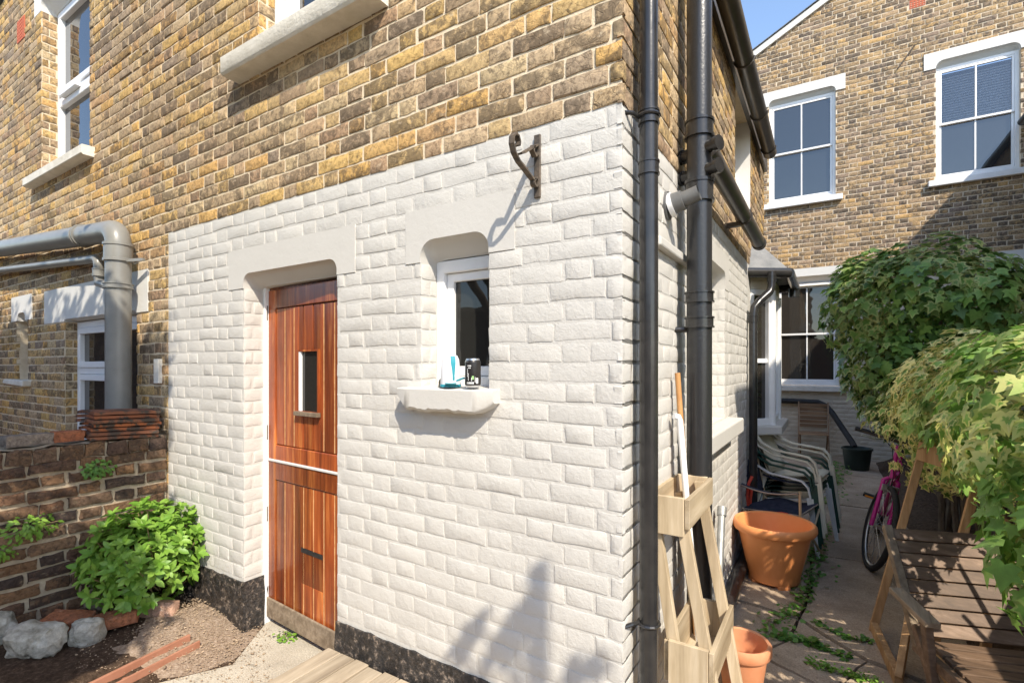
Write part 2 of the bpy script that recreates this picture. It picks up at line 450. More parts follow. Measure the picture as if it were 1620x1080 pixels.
def leaf_mat(name, dark, light, edge=None, edgef=0.0, rough=.42, patch=1.1, lo=.45, hi=.6, trans=.3, e0=.5, e1=.66):
    k = NT(name)
    r = k.rnd()
    col = k.ramp(r, [(0, dark), (.55, tuple((a+b)/2 for a, b in zip(dark, light))), (1, light)])
    col = k.mix(1.0, col, k.ramp(k.noise(60, 3), [(.3,(.85,)*3), (.7,(1.12,)*3)]), 'MULTIPLY')
    if edge:
        e = k.attr('edge')
        p = k.ramp(k.noise(patch, 2, .5), [(lo,(0,0,0)), (hi,(1,1,1))])
        r2 = k.math('FRACT', k.math('MULTIPLY', r, 13.7))
        en = k.math('ADD', e, k.math('MULTIPLY', k.math('SUBTRACT', k.noise(90, 3), .5), .5))
        em = k.ramp(k.math('ADD', en, k.math('MULTIPLY', k.math('SUBTRACT', r2, .5), .5)), [(e0,(0,0,0)), (e1,(1,1,1))])
        col = k.mix(k.math('MULTIPLY', k.math('MULTIPLY', em, p), edgef), col, edge)
    k.out(col, rough, k.bump(k.noise(110, 2), .0006), .4)
    tr = k.new('ShaderNodeBsdfTranslucent'); k.link(col, tr.inputs[0])
    mx = k.new('ShaderNodeMixShader'); mx.inputs[0].default_value = trans
    k.link(k.b.outputs[0], mx.inputs[1]); k.link(tr.outputs[0], mx.inputs[2])
    k.link(mx.outputs[0], k.n['Material Output'].inputs[0])
    return k.m
M['ivy'] = leaf_mat('variegated_ivy_leaf', (.11,.23,.04), (.28,.46,.10), (.80,.72,.28), 1.0, patch=1.3, lo=.36, hi=.50, e0=.42, e1=.58)
M['ivy_dark'] = leaf_mat('dark_ivy_leaf', (.07,.15,.03), (.23,.39,.08), (.58,.55,.20), .8, patch=1.6, lo=.46, hi=.6)
M['shrub'] = leaf_mat('bright_shrub_leaf', (.13,.27,.028), (.27,.44,.07))
M['weed'] = leaf_mat('weed_leaf', (.07,.18,.025), (.19,.34,.06))
M['tree_leaf'] = leaf_mat('tree_leaf', (.04,.09,.02), (.09,.17,.04))
# ------------------------------------------------------------------ brickwork
def unit_brick(w, h, proud, seed, chip=.004, edge_y=.55):
    rg = random.Random(seed)
    nx, nz = 5, 4
    vs, fs = [], []
    for j in range(nz):
        for i in range(nx):
            edge = i in (0, nx-1) or j in (0, nz-1)
            u = [0, .03*.215/w, .5, 1-.03*.215/w, 1][i]; v = [0, .11, .89, 1][j]
            x, z = u*w, v*h
            if edge:
                y = -proud*edge_y
                x += rg.uniform(-1, 1)*chip*.5; z += rg.uniform(-1, 1)*chip*.55
            else:
                y = -proud*rg.uniform(.75, 1.25)
                x += rg.uniform(-1, 1)*chip*.4; z += rg.uniform(-1, 1)*chip*.3
            vs.append((x - w/2, y, z - h/2))
    for j in range(nz-1):
        for i in range(nx-1):
            a = j*nx+i
            fs.append((a, a+1, a+nx+1, a+nx))
    ring = [i for i in range(nx)] + [j*nx+nx-1 for j in range(1, nz)] + [(nz-1)*nx+i for i in range(nx-2, -1, -1)] + [j*nx for j in range(nz-2, 0, -1)]
    n = len(vs)
    for i in ring:
        x, y, z = vs[i]; vs.append((x, .02, z))
    m = len(ring)
    for q in range(m):
        a, b = ring[q], ring[(q+1) % m]
        fs.append((b, a, n+q, n+(q+1) % m))
    return vs, fs
class BrickKit:
    def __init__(self, name, proud, chip, mat, nvar=10, smooth=True, yr=(.7, 1.35), tw=.012):
        self.sets = {}
        for key, w in (('s', .215), ('h', .1025)):
            L = []
            for q in range(nvar):
                vs, fs = unit_brick(w, .065, proud, hash((name, key, q)) & 0xffff if False else q*31+len(name)*7+(0 if key == 's' else 500), chip)
                me = bpy.data.meshes.new('brick'); me.from_pydata(vs, [], fs); me.materials.append(mat)
                if smooth:
                    me.polygons.foreach_set('use_smooth', [True]*len(me.polygons)); me.set_sharp_from_angle(angle=R(32))
                L.append((me, np.array(vs), fs))
            self.sets[key] = L
        self.mat = mat; self.smooth = smooth; self.yr = yr; self.tw = tw

def sub_rects(rect, holes, mw=.022, mh=.02):
    out = [rect]
    for (a0, a1, b0, b1) in holes:
        nx = []
        for (x0, x1, z0, z1) in out:
            if x1 <= a0 or x0 >= a1 or z1 <= b0 or z0 >= b1:
                nx.append((x0, x1, z0, z1)); continue
            if x0 < a0: nx.append((x0, a0, z0, z1))
            if x1 > a1: nx.append((a1, x1, z0, z1))
            c0, c1 = max(x0, a0), min(x1, a1)
            if z0 < b0: nx.append((c0, c1, z0, b0))
            if z1 > b1: nx.append((c0, c1, b1, z1))
        out = nx
    return [q for q in out if q[1]-q[0] > mw and q[3]-q[2] > mh]

def bond(u0, u1, z0, z1, zoff=.015, phase=0.0, pitch=.075, bond='flemish', span=None, holes=(), joint=.012, jit=.003, seed=1, vj=.0125):
    """rectangles of the bricks in a wall face"""
    rg = random.Random(seed)
    rects = []
    k0 = int(math.floor((z0 - zoff)/pitch)); k1 = int(math.ceil((z1 - zoff)/pitch))
    for k in range(k0, k1):
        a, b = zoff + k*pitch, zoff + k*pitch + pitch - vj
        ca, cb = max(a, z0), min(b, z1)
        if cb - ca < .02: continue
        lo, hi = (u0, u1) if span is None else span((a+b)/2)
        if hi - lo < .05: continue
        per = .215 + .1025 + 2*joint
        if bond == 'flemish':
            seqs = [(.215, 's'), (.1025, 'h')]
            st = phase + (per/2 if k % 2 else 0) + rg.uniform(-1, 1)*.012
        elif bond == 'header':
            seqs = [(.1025, 'h')]; per = .1025+joint; st = phase + (per/2 if k % 2 else 0)
        else:
            seqs = [(.215, 's')]; per = .215+joint; st = phase + (per/2 if k % 2 else 0)
        x = st + math.floor((lo - st)/per)*per - per
        q = 0
        while x < hi:
            w, key = seqs[q % len(seqs)]; q += 1
            w_ = w + rg.uniform(-1, 1)*.006
            c0, c1 = max(x, lo), min(x+w_, hi)
            if c1 - c0 > .025:
                for r_ in sub_rects((c0, c1, ca, cb), holes):
                    d = rg.uniform(-1, 1)*jit
                    rects.append((r_[0], r_[1], r_[2]+d*.5, r_[3]+d*.5, key))
            x += w + joint
    return rects

def in_view(p, m=200):
    x, y, d = proj(p)
    return d > .1 and -m < x < 1620+m and -m < y < 1080+m

def place_bricks(jobs, parent, limit=300, name='brick', stuff='brick_courses', keep=None):
    """jobs: (kit, frame matrix, rects). The largest in the picture become objects, the others one mesh"""
    rg = random.Random(len(jobs)*77+limit)
    allb = []
    for kit, Mx, rects in jobs:
        nrm = (Mx.to_3x3() @ Vector((0, -1, 0)))
        for r_ in rects:
            c = Mx @ Vector(((r_[0]+r_[1])/2, 0, (r_[2]+r_[3])/2))
            if not in_view(c): continue
            if keep and not keep(c): continue
            x, y, d = proj(c)
            to = (CAM - c).normalized()
            ar = (r_[1]-r_[0])*(r_[3]-r_[2])*max(to.dot(nrm), 0)/d/d
            if not (0 < x < 1620 and 0 < y < 1080): ar *= .01
            allb.append((ar, kit, Mx, r_, c))
    allb.sort(key=lambda t: -t[0])
    single, rest = allb[:limit], allb[limit:]
    for ar, kit, Mx, r_, c in single:
        L = kit.sets['s' if (r_[1]-r_[0]) > .15 else 'h']
        me = rg.choice(L)[0]
        w0 = .215 if L is kit.sets['s'] else .1025
        o = bpy.data.objects.new(name, me); COL.objects.link(o)
        flip = rg.choice((1, -1))
        o.parent = parent; o.matrix_parent_inverse = wmat(parent).inverted()
        tilt = Matrix.Rotation(rg.uniform(-1, 1)*.008, 4, 'Y') @ Matrix.Rotation(rg.uniform(-1, 1)*kit.tw, 4, 'Z')
        o.matrix_basis = Matrix.Translation(c) @ Mx.to_3x3().to_4x4() @ tilt @ Matrix.Diagonal(((r_[1]-r_[0])/w0, rg.uniform(*kit.yr), (r_[3]-r_[2])/.065, 1))
    groups = {}
    for t in rest: groups.setdefault(t[1].mat.name, []).append(t)
    for mn, L_ in groups.items():
        V, Fc, rn = [], [], []
        n = 0
        for ar, kit, Mx, r_, c in L_:
            S = kit.sets['s' if (r_[1]-r_[0]) > .15 else 'h']
            me, va, fs = rg.choice(S)
            w0 = .215 if S is kit.sets['s'] else .1025
            q = va * np.array([(r_[1]-r_[0])/w0, rg.uniform(*kit.yr), (r_[3]-r_[2])/.065])
            m3 = np.array(Mx.to_3x3())
            q = q @ m3.T + np.array(c)
            V.append(q); Fc += [[i+n for i in f] for f in fs]; n += len(q)
            rn += [rg.random()]*len(fs)
        if not V: continue
        me = bpy.data.meshes.new(stuff)
        me.from_pydata(np.concatenate(V).tolist(), [], Fc)
        at = me.attributes.new('rnd', 'FLOAT', 'FACE'); at.data.foreach_set('value', rn)
        me.materials.append(L_[0][1].mat)
        if L_[0][1].smooth:
            me.polygons.foreach_set('use_smooth', [True]*len(me.polygons)); me.set_sharp_from_angle(angle=R(32))
        o = bpy.data.objects.new(stuff, me); COL.objects.link(o); setpar(o, parent); o['kind'] = 'stuff'

def rect_loop(u0, u1, z0, z1):
    return [(u0, z0), (u1, z0), (u1, z1), (u0, z1)]

def lintel(parent, Mx, x0, x1, z0, z1, cx0, cx1, cz, mat, proud=.006, depth=.15, r=.05, name='lintel'):
    cut = [(cx0, 0.0)]
    n = 6
    for k in range(n+1):
        a = math.pi - k*math.pi/2/n
        cut.append((cx0+r+r*math.cos(a), 1-(1-math.sin(a))*min(1, r/(cz-z0))))
    for k in range(n+1):
        a = math.pi/2 - k*math.pi/2/n
        cut.append((cx1-r+r*math.cos(a), 1-(1-math.sin(a))*min(1, r/(cz-z0))))
    cut.append((cx1, 0.0))
    def loop(sc):
        H = (cz-z0)
        return [(x0, z0)] + [(x, z0 + H*t*sc + (0.0004 if t > 0 else 0)) for x, t in cut] + [(x1, z0), (x1, z1), (x0, z1)]
    layers = [(-proud, 1.0), (.022, .93), (.05, .78), (.058, .60), (.10, .42), (.108, .26), (depth, .22)]
    mb = MB(Mx)
    flat = loop(1.0); m = len(flat)
    tris = tessellate_polygon([[Vector((x, z, 0)) for x, z in flat]])
    for y, sc in layers:
        mb.v += [Vector((x, y, z)) for x, z in loop(sc)]
    mb.f += [list(t) for t in tris]
    e = (len(layers)-1)*m
    mb.f += [[i+e for i in t] for t in tris]
    for L in range(len(layers)-1):
        for i in range(m):
            a, b = L*m+i, L*m+(i+1) % m
            mb.f.append([a, b, b+m, a+m])
    return mb.build(name, mat, parent, smooth=True, angle=50)

def sash_window(parent, Mx, u0, u1, z0, z1, y, mat, glass, label=None, cols=2, fw=.05, split=.5, meeting=.035, blind=None, low_glass=None):
    """white vertical sash: outer frame, two sashes with glazing bars, a pane in each opening"""
    w = MB(Mx)
    w.prism(rect_loop(u0, u1, z0, z1), [rect_loop(u0+fw, u1-fw, z0+fw*1.1, z1-fw)], y-.035, y+.06)
    win = w.build('window', mat, parent, bevel=.004)
    if label: win['label'] = label
    a0, a1, b0, b1 = u0+fw, u1-fw, z0+fw*1.1, z1-fw
    zm = b0 + (b1-b0)*split
    for k, (c0, c1, yy) in enumerate(((b0, zm+meeting/2, y+.012), (zm-meeting/2, b1, y-.018))):
        s_ = MB(Mx); st = .032
        xs = [a0+st + (a1-a0-2*st)*i/cols for i in range(cols+1)]
        hol = []
        for i in range(cols):
            l = xs[i] + (.011 if i else 0); r_ = xs[i+1] - (.011 if i < cols-1 else 0)
            hol.append((l, r_, c0+(.05 if k == 0 else meeting), c1-(meeting if k == 0 else st)))
        s_.prism(rect_loop(a0+.002, a1-.002, c0+.002, c1-.002), [rect_loop(*h) for h in hol], yy-.014, yy+.02)
        s_.build('sash', mat, win, bevel=.003)
        for h in hol:
            p = MB(Mx); p.box((h[0]-.004, yy+.003, h[2]-.004), (h[1]+.004, yy+.008, h[3]+.004))
            p.build('pane', (low_glass or glass) if k == 0 else glass, win)
    if blind:
        nsl = 26
        for i in range(nsl):
            zz = b0 + (b1-b0)*(.36+.62*i/nsl)
            q = MB(Mx); q.bar((a0+.02, y+.11, zz), (a1-.02, y+.11, zz), .022, .0015, up=(0, .55, .8))
            q.build('blind_slat', M['upvc'], win)
    rm = MB(Mx); rm.box((u0, y+.22, z0), (u1, y+.24, z1)); rm.build('room_backdrop', M['room'], win)
    return win

# ------------------------------------------------------------------ the near house: door wall (facing the camera) and alley wall
FA = Matrix.Identity(4)                                  # local x = world X, outward = -Y
FB = Matrix.Rotation(R(90), 4, 'Z')                      # local x = world Y, outward = +X
HX0, HY1 = -10.4, 4.55
EAVE, RIDGE, SLOPE = 3.92, -5.2, .452
PTOP, PLEFT, PLZ = 2.487, -3.246, .285
house = thing('brick_house', (-3, 2, 0), 'near yellow brick house with white painted lower walls and red stable door', 'house')
DOOR = (-2.327, -1.49, -.01, 2.03); LD = (-2.483, -1.355, 2.03, 2.265)
WIN = (-.93, -.56, 1.475, 2.03); LW = (-1.018, -.436, 2.03, 2.265)
UW = (-2.18, -1.28, 3.345, 4.1); LU = (-2.32, -1.14, 4.1, 4.32)
LUW = (-5.74, -4.59, 3.36, 4.95); LLU = (-5.93, -4.42, 4.95, 5.22)
LLW = (-5.15, -3.72, .9, 1.965); LLL = (-5.64, -3.54, 1.965, 2.27)
SLOT = (-6.48, -6.12, 1.42, 2.03); LS = (-6.61, -5.99, 2.03, 2.28)
holesA = [DOOR, LD, WIN, LW, UW, LU, LUW, LLU, LLW, LLL, SLOT, LS]
def merge_loops(ops):
    return [rect_loop(*o) for o in ops]
def gable(x): return EAVE + SLOPE*(-x) if x > RIDGE else EAVE + SLOPE*(x-HX0)
# backing walls: mortar (upper, left) and painted (lower right)
def union_hole(op, li):   # T-shaped hole of an opening under its lintel
    return [(op[0], op[2]), (op[1], op[2]), (op[1], li[2]), (li[1], li[2]), (li[1], li[3]), (li[0], li[3]), (li[0], li[2]), (op[0], li[2])]
wall = MB(FA).prism([(HX0, -.1), (PLEFT, -.1), (PLEFT, PTOP), (0, PTOP), (0, EAVE), (RIDGE, gable(RIDGE)), (HX0, EAVE)],
     [union_hole(UW, LU), union_hole(LUW, LLU), union_hole(LLW, LLL), union_hole(SLOT, LS)], 0, .225).build('wall', M['mortar'], house)
pw = MB(FA)
pw.prism([(PLEFT, PLZ), (DOOR[0], PLZ), (DOOR[0], LD[2]), (LD[0], LD[2]), (LD[0], LD[3]), (LD[1], LD[3]), (LD[1], LD[2]), (DOOR[1], LD[2]), (DOOR[1], PLZ), (0, PLZ), (0, PTOP), (PLEFT, PTOP)],
         [union_hole(WIN, LW)], 0.0, .225)
painted = pw.build('painted_wall', M['paint'], house)
# black plinth, a little proud and lumpy
def lumpy(mb, amp, freq, seed, axis_scale=(1, 1, 1), cuts=0):
    return mb
def plinth(u0, u1, Mx, nm='plinth', ret=None):
    n = max(2, int((u1-u0)/.04))
    mb = MB(Mx); rg = random.Random(int((u1-u0)*1000))
    rows = [-.05, .08, .16, .22, None]
    for i in range(n+1):
        u = u0 + (u1-u0)*i/n
        for j, z in enumerate(rows):
            zz = PLZ + .004 + noise.noise(Vector((u*14, 3, 1)))*.012 if z is None else z
            y = -.016 + noise.noise(Vector((u*11, zz*11, 5)))*.010
            if z is None: y = -.009
            mb.v.append(Vector((u, y, zz)))
        mb.v.append(Vector((u, .2, mb.v[-1].z)))
    k = len(rows)+1
    for i in range(n):
        for j in range(k-1):
            a = i*k+j; mb.f.append([a, a+k, a+k+1, a+1])
    e = n*k
    mb.f.append([j for j in range(k)][::-1]); mb.f.append([e+j for j in range(k)])
    return mb.build(nm, M['plinth'], house, smooth=True, angle=60)
plinth(PLEFT, DOOR[0]+.012, FA); plinth(DOOR[1]-.004, .012, FA)
plinth(0, .14, Matrix.Translation((DOOR[0], 0, 0)) @ FB)
# alley wall
BW = (1.15, 2.05, 1.215, 2.10); LBW = (1.0, 2.2, 2.10, 2.34)
BU = (2.5, 3.37, 2.93, 3.80)
BREC = (.40, .93, 1.02, 2.075)
wb = MB(FB).prism(rect_loop(.2, HY1, PTOP, EAVE), [rect_loop(*BU)], 0, .225).build('alley_wall', M['mortar'], house)
pb = MB(FB).prism(rect_loop(.2, HY1, -.1, PTOP), [union_hole(BW, LBW)], 0, .225).build('painted_alley_wall', M['paint'], house)
MB(FB).prism(rect_loop(0.0, .2, -.1, EAVE), [], 0, .2).build('corner_backing', M['paint'], house) if False else None
MB(FB).box((.004, .0, -.1), (.2, .1, PTOP)).build('painted_corner', M['paint'], house)
MB(FB).box((.004, .0, PTOP), (.2, .1, EAVE-.02)).build('corner', M['mortar'], house)
# far end, back and left so that the house is a closed body
MB().box((HX0, HY1-.01, -.1), (-.22, HY1, EAVE)).build('end_wall', M['brick_far'], house)
MB().box((HX0, .225, -.1), (HX0+.2, HY1-.02, EAVE)).build('end_wall', M['brick_far'], house)
kitA = BrickKit('raw', .0062, .0075, M['brick'], 14)
kitP = BrickKit('paint', .0034, .0065, M['paint'], 16, yr=(.55, 1.45), tw=.003)
def spanA(z):
    e = (z-EAVE)/SLOPE
    return (HX0, 0.006) if e < 0 else (HX0+e, -e)
rawA = bond(HX0, 0.006, PTOP, 6.3, span=spanA, holes=holesA, seed=3, phase=.07)
lowL = [r_ for r_ in bond(HX0, PLEFT-.004, .6, PTOP, holes=holesA, seed=4, phase=.07)]
paintA = bond(PLEFT, .003, PLZ, PTOP-.003, holes=holesA, seed=5, phase=.07, jit=.006)
rawB = bond(-.004, HY1, PTOP, EAVE, holes=[BU], seed=6, phase=.11)
paintB = bond(-.003, HY1, .0, PTOP-.003, holes=[BW, LBW], seed=7, phase=.11)
# bricks of the reveals
def reveal(x, z0, z1, d, seed, side=1):
    Mx = Matrix.Translation((x, 0, 0)) @ (FB if side > 0 else Matrix.Rotation(R(-90), 4, 'Z'))
    return Mx, bond(.004 if side > 0 else -d, d if side > 0 else -.004, z0, z1, bond='header', seed=seed, phase=.004)
jr, jp = [(kitA, FA, rawA), (kitA, FA, lowL)], [(kitP, FA, paintA)]
for x, z0, z1, d in ((UW[0], UW[2], UW[3], .1), (LUW[0], LUW[2], LUW[3], .12), (LLW[0], LLW[2], LLW[3], .09)):
    Mx, rr = reveal(x, z0, z1, d, 11); jr.append((kitA, Mx, rr))
for x, z0, z1, d in ((DOOR[0], PLZ, DOOR[3], .125), (WIN[0], WIN[2], WIN[3], .10)):
    Mx, rr = reveal(x, z0, z1, d, 12); jp.append((kitP, Mx, rr))
hidden = lambda c: not (c.x < -3.2 and c.z < .75)
jp.append((kitP, FB, paintB)); jr.append((kitA, FB, rawB))
# far jamb of the alley window
Mj = Matrix.Translation((0, BW[1], 0)) @ FA
jp.append((kitP, Mj, bond(-.19, -.004, BW[2], BW[3], bond='header', seed=14, phase=-.1)))
place_bricks(jr, wall, 300, keep=hidden)
place_bricks(jp, painted, 300, name='painted_brick', stuff='painted_brick_courses', keep=lambda c: not (c.x > -.01 and c.y > 3.25))
# lintels
lintel(house, FA, *LD, DOOR[0]+.0, DOOR[1]-.0, 2.115, M['paint_smooth'], r=.06)
lintel(house, FA, *LW, WIN[0], WIN[1], 2.125, M['paint_smooth'], r=.075)
lintel(house, FA, *LU, UW[0], UW[1], 4.2, M['paint_white2'], r=.06)
lintel(house, FA, *LLU, LUW[0], LUW[1], 5.07, M['paint_white2'], r=.07)
lintel(house, FA, LLL[0], LLL[1], LLL[2], LLL[3], LLW[0]+.01, LLW[1]-.01, 1.985, M['paint_white2'], r=.02, proud=.01)
lintel(house, FA, *LS, SLOT[0]+.06, SLOT[1]-.06, 2.11, M['paint_white2'], r=.07, proud=.01)
lintel(house, FB, *LBW, BW[0], BW[1], 2.22, M['paint_smooth'], r=.06)
MB(FA).box((SLOT[0], .16, SLOT[2]), (SLOT[1], .2, SLOT[3])).build('slot_backing', M['brick_old'], house)
MB(FA).prism([(-6.66, 1.39), (-6.02, 1.37), (-6.0, 1.43), (-6.62, 1.435)], [], -.07, .1).build('sill', M['stone_sill'], house, bevel=.012)
# sills
def broken_sill(u0, u1, zt, th, pr, Mx, parent, chips=True):
    mb = MB(Mx); n = 34; rg = random.Random(9)
    for i in range(n+1):
        t = i/n; u = u0+(u1-u0)*t
        b = zt - th + (noise.noise(Vector((u*16, 2, 0)))*.014 + noise.noise(Vector((u*45, 7, 0)))*.006 if chips else 0)
        f = -pr; top = zt; tf = zt-.004
        if chips and t > .86: b += (t-.86)/.14*.045; f += (t-.86)/.14*.03
        if chips and t < .12: b += (1-t/.12)*.055; f += (1-t/.12)*.012
        u_ = u
        mb.v += [Vector((u_, .1, b)), Vector((u_, f+.012, b)), Vector((u_, f, b+.012)), Vector((u_, f, tf)), Vector((u_, f+.006, top)), Vector((u_, .16, top+.012))]
    for i in range(n):
        for j in range(6):
            a = i*6+j; b_ = i*6+(j+1) % 6
            mb.f.append([a, a+6, b_+6, b_])
    mb.f.append(list(range(6))); mb.f.append([n*6+j for j in range(6)][::-1])
    return mb.build('sill', M['paint_smooth'] if chips else M['stone_sill'], parent, smooth=True, angle=45)
broken_sill(-1.005, -.505, 1.475, .095, .085, FA, house)
broken_sill(-2.36, -1.13, 3.35, .105, .12, FA, house, False)
broken_sill(-5.93, -4.50, 3.365, .08, .09, FA, house, False)
# alley window sill, long thick slab
MB(FB).prism([(1.02, 1.105), (2.22, 1.105), (2.22, 1.205), (1.02, 1.205)], [], -.10, .2).build('sill', M['paint_smooth'], house, bevel=.01)
MB(FB).box((BW[0], .19, BW[2]), (BW[1], .2, BW[3])).build('window_board', M['white_wood'], house)
MB(FB).box((BU[0], .12, BU[2]), (BU[1], .16, BU[3])).build('window_board', M['white_wood'], house)
MB(Matrix.Translation((0, BU[1], 0))).box((-.2, -.012, BU[2]), (.004, .002, BU[3])).build('painted_reveal', M['paint_white2'], house)
# moulded underside of the blocked opening next to the soil pipe
MB(FB).prism([(.36, 2.06), (.97, 2.06), (.97, 2.10), (.36, 2.10)], [], -.035, .05).build('ledge', M['paint_smooth'], house, bevel=.008)
# windows of the door wall
small = MB(FA); small.prism(rect_loop(WIN[0], WIN[1], WIN[2]-.005, WIN[3]+.02), [rect_loop(WIN[0]+.045, WIN[1]-.03, WIN[2]+.05, WIN[3]-.035)], .105, .17)
small = small.build('window', M['white_wood'], house, bevel=.004)
sc_ = MB(FA); sc_.prism(rect_loop(WIN[0]+.047, WIN[1]-.032, WIN[2]+.052, WIN[3]-.037), [rect_loop(WIN[0]+.085, WIN[1]-.07, WIN[2]+.095, WIN[3]-.075)], .125, .16)
sc_.build('casement', M['white_wood'], small, bevel=.004)
MB(FA).box((WIN[0]+.08, .142, WIN[2]+.09), (WIN[1]-.065, .147, WIN[3]-.07)).build('pane', M['glass_plain'], small)
uw = MB(FA); uw.prism(rect_loop(UW[0], UW[1], UW[2], UW[3]+.05), [rect_loop(UW[0]+.13, UW[1]-.13, UW[2]+.05, UW[3]-.02)], .10, .19); uw = uw.build('window', M['white_wood'], house, bevel=.004)
s_ = MB(FA); s_.prism(rect_loop(UW[0]+.132, UW[1]-.132, UW[2]+.052, UW[3]-.022), [rect_loop(UW[0]+.17, -1.74, UW[2]+.09, 4.0), rect_loop(-1.72, UW[1]-.17, UW[2]+.09, 4.0)], .13, .17); s_.build('sash', M['white_wood'], uw, bevel=.003)
MB(FA).box((UW[0]+.165, .15, UW[2]+.085), (-1.735, .155, 4.01)).build('pane', M['glass'], uw)
MB(FA).box((-1.725, .15, UW[2]+.085), (UW[1]-.165, .155, 4.01)).build('pane', M['glass'], uw)
lw = MB(FA); zm_ = 4.13
lw.prism(rect_loop(LUW[0], LUW[1], LUW[2], LUW[3]+.06), [rect_loop(LUW[0]+.06, LUW[1]-.06, LUW[2]+.05, zm_-.03), rect_loop(LUW[0]+.06, LUW[1]-.06, zm_+.03, LUW[3]+.0)], .115, .18)
lw = lw.build('window', M['upvc'], house, bevel=.006)
for (a, b) in ((LUW[2]+.055, zm_-.035), (zm_+.035, LUW[3]-.005)):
    q = MB(FA); q.prism(rect_loop(LUW[0]+.065, LUW[1]-.065, a, b), [rect_loop(LUW[0]+.12, LUW[1]-.12, a+.055, b-.055)], .10, .165); q.build('casement', M['upvc'], lw, bevel=.006)
    MB(FA).box((LUW[0]+.115, .14, a+.05), (LUW[1]-.115, .145, b-.05)).build('pane', M['glass'], lw)
MB(FA).prism([(-5.52, zm_-.03), (-5.12, zm_-.03), (-5.12, zm_+.005), (-5.52, zm_+.005)], [], .06, .115).build('trickle_vent', M['upvc'], lw, bevel=.004)
low = MB(FA); X0, X1, Z0_, Z1_ = LLW
mul = -4.42
low.prism(rect_loop(X0, X1, Z0_, Z1_+.0), [rect_loop(X0+.055, mul-.04, Z0_+.05, 1.50), rect_loop(X0+.055, mul-.04, 1.555, Z1_-.055), rect_loop(mul+.04, X1-.055, Z0_+.05, Z1_-.055)], .085, .15)
low = low.build('window', M['upvc'], house, bevel=.005)
for a in ((X0+.055, mul-.04, Z0_+.05, 1.50), (X0+.055, mul-.04, 1.555, Z1_-.055), (mul+.04, X1-.055, Z0_+.05, Z1_-.055)):
    q = MB(FA); q.prism(rect_loop(a[0]+.003, a[1]-.003, a[2]+.003, a[3]-.003), [rect_loop(a[0]+.055, a[1]-.055, a[2]+.055, a[3]-.055)], .07, .13); q.build('casement', M['upvc'], low, bevel=.005)
    MB(FA).box((a[0]+.05, .105, a[2]+.05), (a[1]-.05, .11, a[3]-.05)).build('pane', M['glass_brown'], low)
ab = MB(FA)
ab.prism(rect_loop(-6.42, -6.2, 4.86, 5.08), [rect_loop(-6.405+.04*i, -6.405+.04*i+.022, 4.875+.034*j, 4.875+.034*j+.018) for i in range(5) for j in range(6)], -.012, .03)
ab.build('air_brick', M['air_brick'], house)
# small white plate and nail-like fittings on the left wall
MB(FA).box((-3.40, -.03, 1.45), (-3.33, .0, 1.62)).build('cable_cover', M['stone_sill'], house, bevel=.004)
# roof
rf = MB()
for sgn in (1, -1):
    xa, xb = (0.07, RIDGE) if sgn > 0 else (HX0-.07, RIDGE)
    za = EAVE + .05 - .07*SLOPE; zb = gable(RIDGE)+.05
    rf.add([(xa, -.12, za), (xa, HY1+.1, za), (xb, HY1+.1, zb), (xb, -.12, zb), (xa, -.12, za+.06), (xa, HY1+.1, za+.06), (xb, HY1+.1, zb+.06), (xb, -.12, zb+.06)],
           [(0,1,2,3),(4,7,6,5),(0,4,5,1),(1,5,6,2),(2,6,7,3),(3,7,4,0)])
rf.build('roof', M['slate'], house)
MB().box((.002, -.02, EAVE-.20), (.035, HY1+.0, EAVE-.03)).build('fascia', M['gutter'], house)
# ------------------------------------------------------------------ stable door, hung on its left side and a little ajar
DX0, DX1 = DOOR[0]+.012, DOOR[1]
fr = MB(FA); fr.box((DOOR[0]-.003, .12, -.02), (DX0+.008, .2, 2.06)).build('door_frame', M['white_wood'], house, bevel=.003)
MB(FA).box((DOOR[0], .15, 2.0), (DOOR[1]+.05, .2, 2.12)).build('door_head', M['door'], house)
MB(FA).box((DOOR[0], .235, -.05), (DOOR[1]+.1, .25, 2.12)).build('door_room', M['room'], house)
door = thing('stable_door', (DX0, .14, 0), 'red brown varnished two part stable door of narrow planks in white wall', 'door')
MD = Matrix.Translation((DX0+.008, .142, 0)) @ Matrix.Rotation(R(-4.2), 4, 'Z')
DW = .85
def leaf(name, z0, z1, win=None, flap=False, zs=None):
    root = MB(MD).box((0, .022, z0), (DW, .045, z1)).build(name, M['door'], door)
    st = .075; top = .11; bot = .09
    MB(MD).box((0, 0, z0), (st, .022, z1)).build('stile', M['door'], root, bevel=.003)
    MB(MD).box((DW-st, 0, z0), (DW, .022, z1)).build('stile', M['door'], root, bevel=.003)
    MB(MD).box((st, .0008, z1-top), (DW-st, .022, z1)).build('rail', M['door'], root, bevel=.004)
    MB(MD).box((st, .0008, z0), (DW-st, .022, z0+bot)).build('rail', M['door'], root, bevel=.004)
    n = 7; a, b = st+.003, DW-st-.003; w = (b-a)/n
    for i in range(n):
        x0, x1 = a+w*i, a+w*(i+1)-.009
        rects = [(x0, x1, z0+bot+.004, z1-top-.004)]
        if win: rects = sub_rects(rects[0], [win], .004, .02)
        if flap: rects = sub_rects(rects[0], [flap], .004, .02)
        for r_ in rects:
            MB(MD).box((r_[0], .007, r_[2]), (r_[1], .021, r_[3])).build('plank', M['door'], root, bevel=.003)
        MB(MD).box((x1+.0006, .0085, z0+bot+.006), (x1+.0084, .0216, z1-top-.006)).build('groove', M['door_groove'], root) if not (win and win[0]-.01 < x1 < win[1]+.01) else None
    return root
VW = (.325, .535, 1.30, 1.665)
up = leaf('upper_leaf', 1.005, 2.03, win=VW)
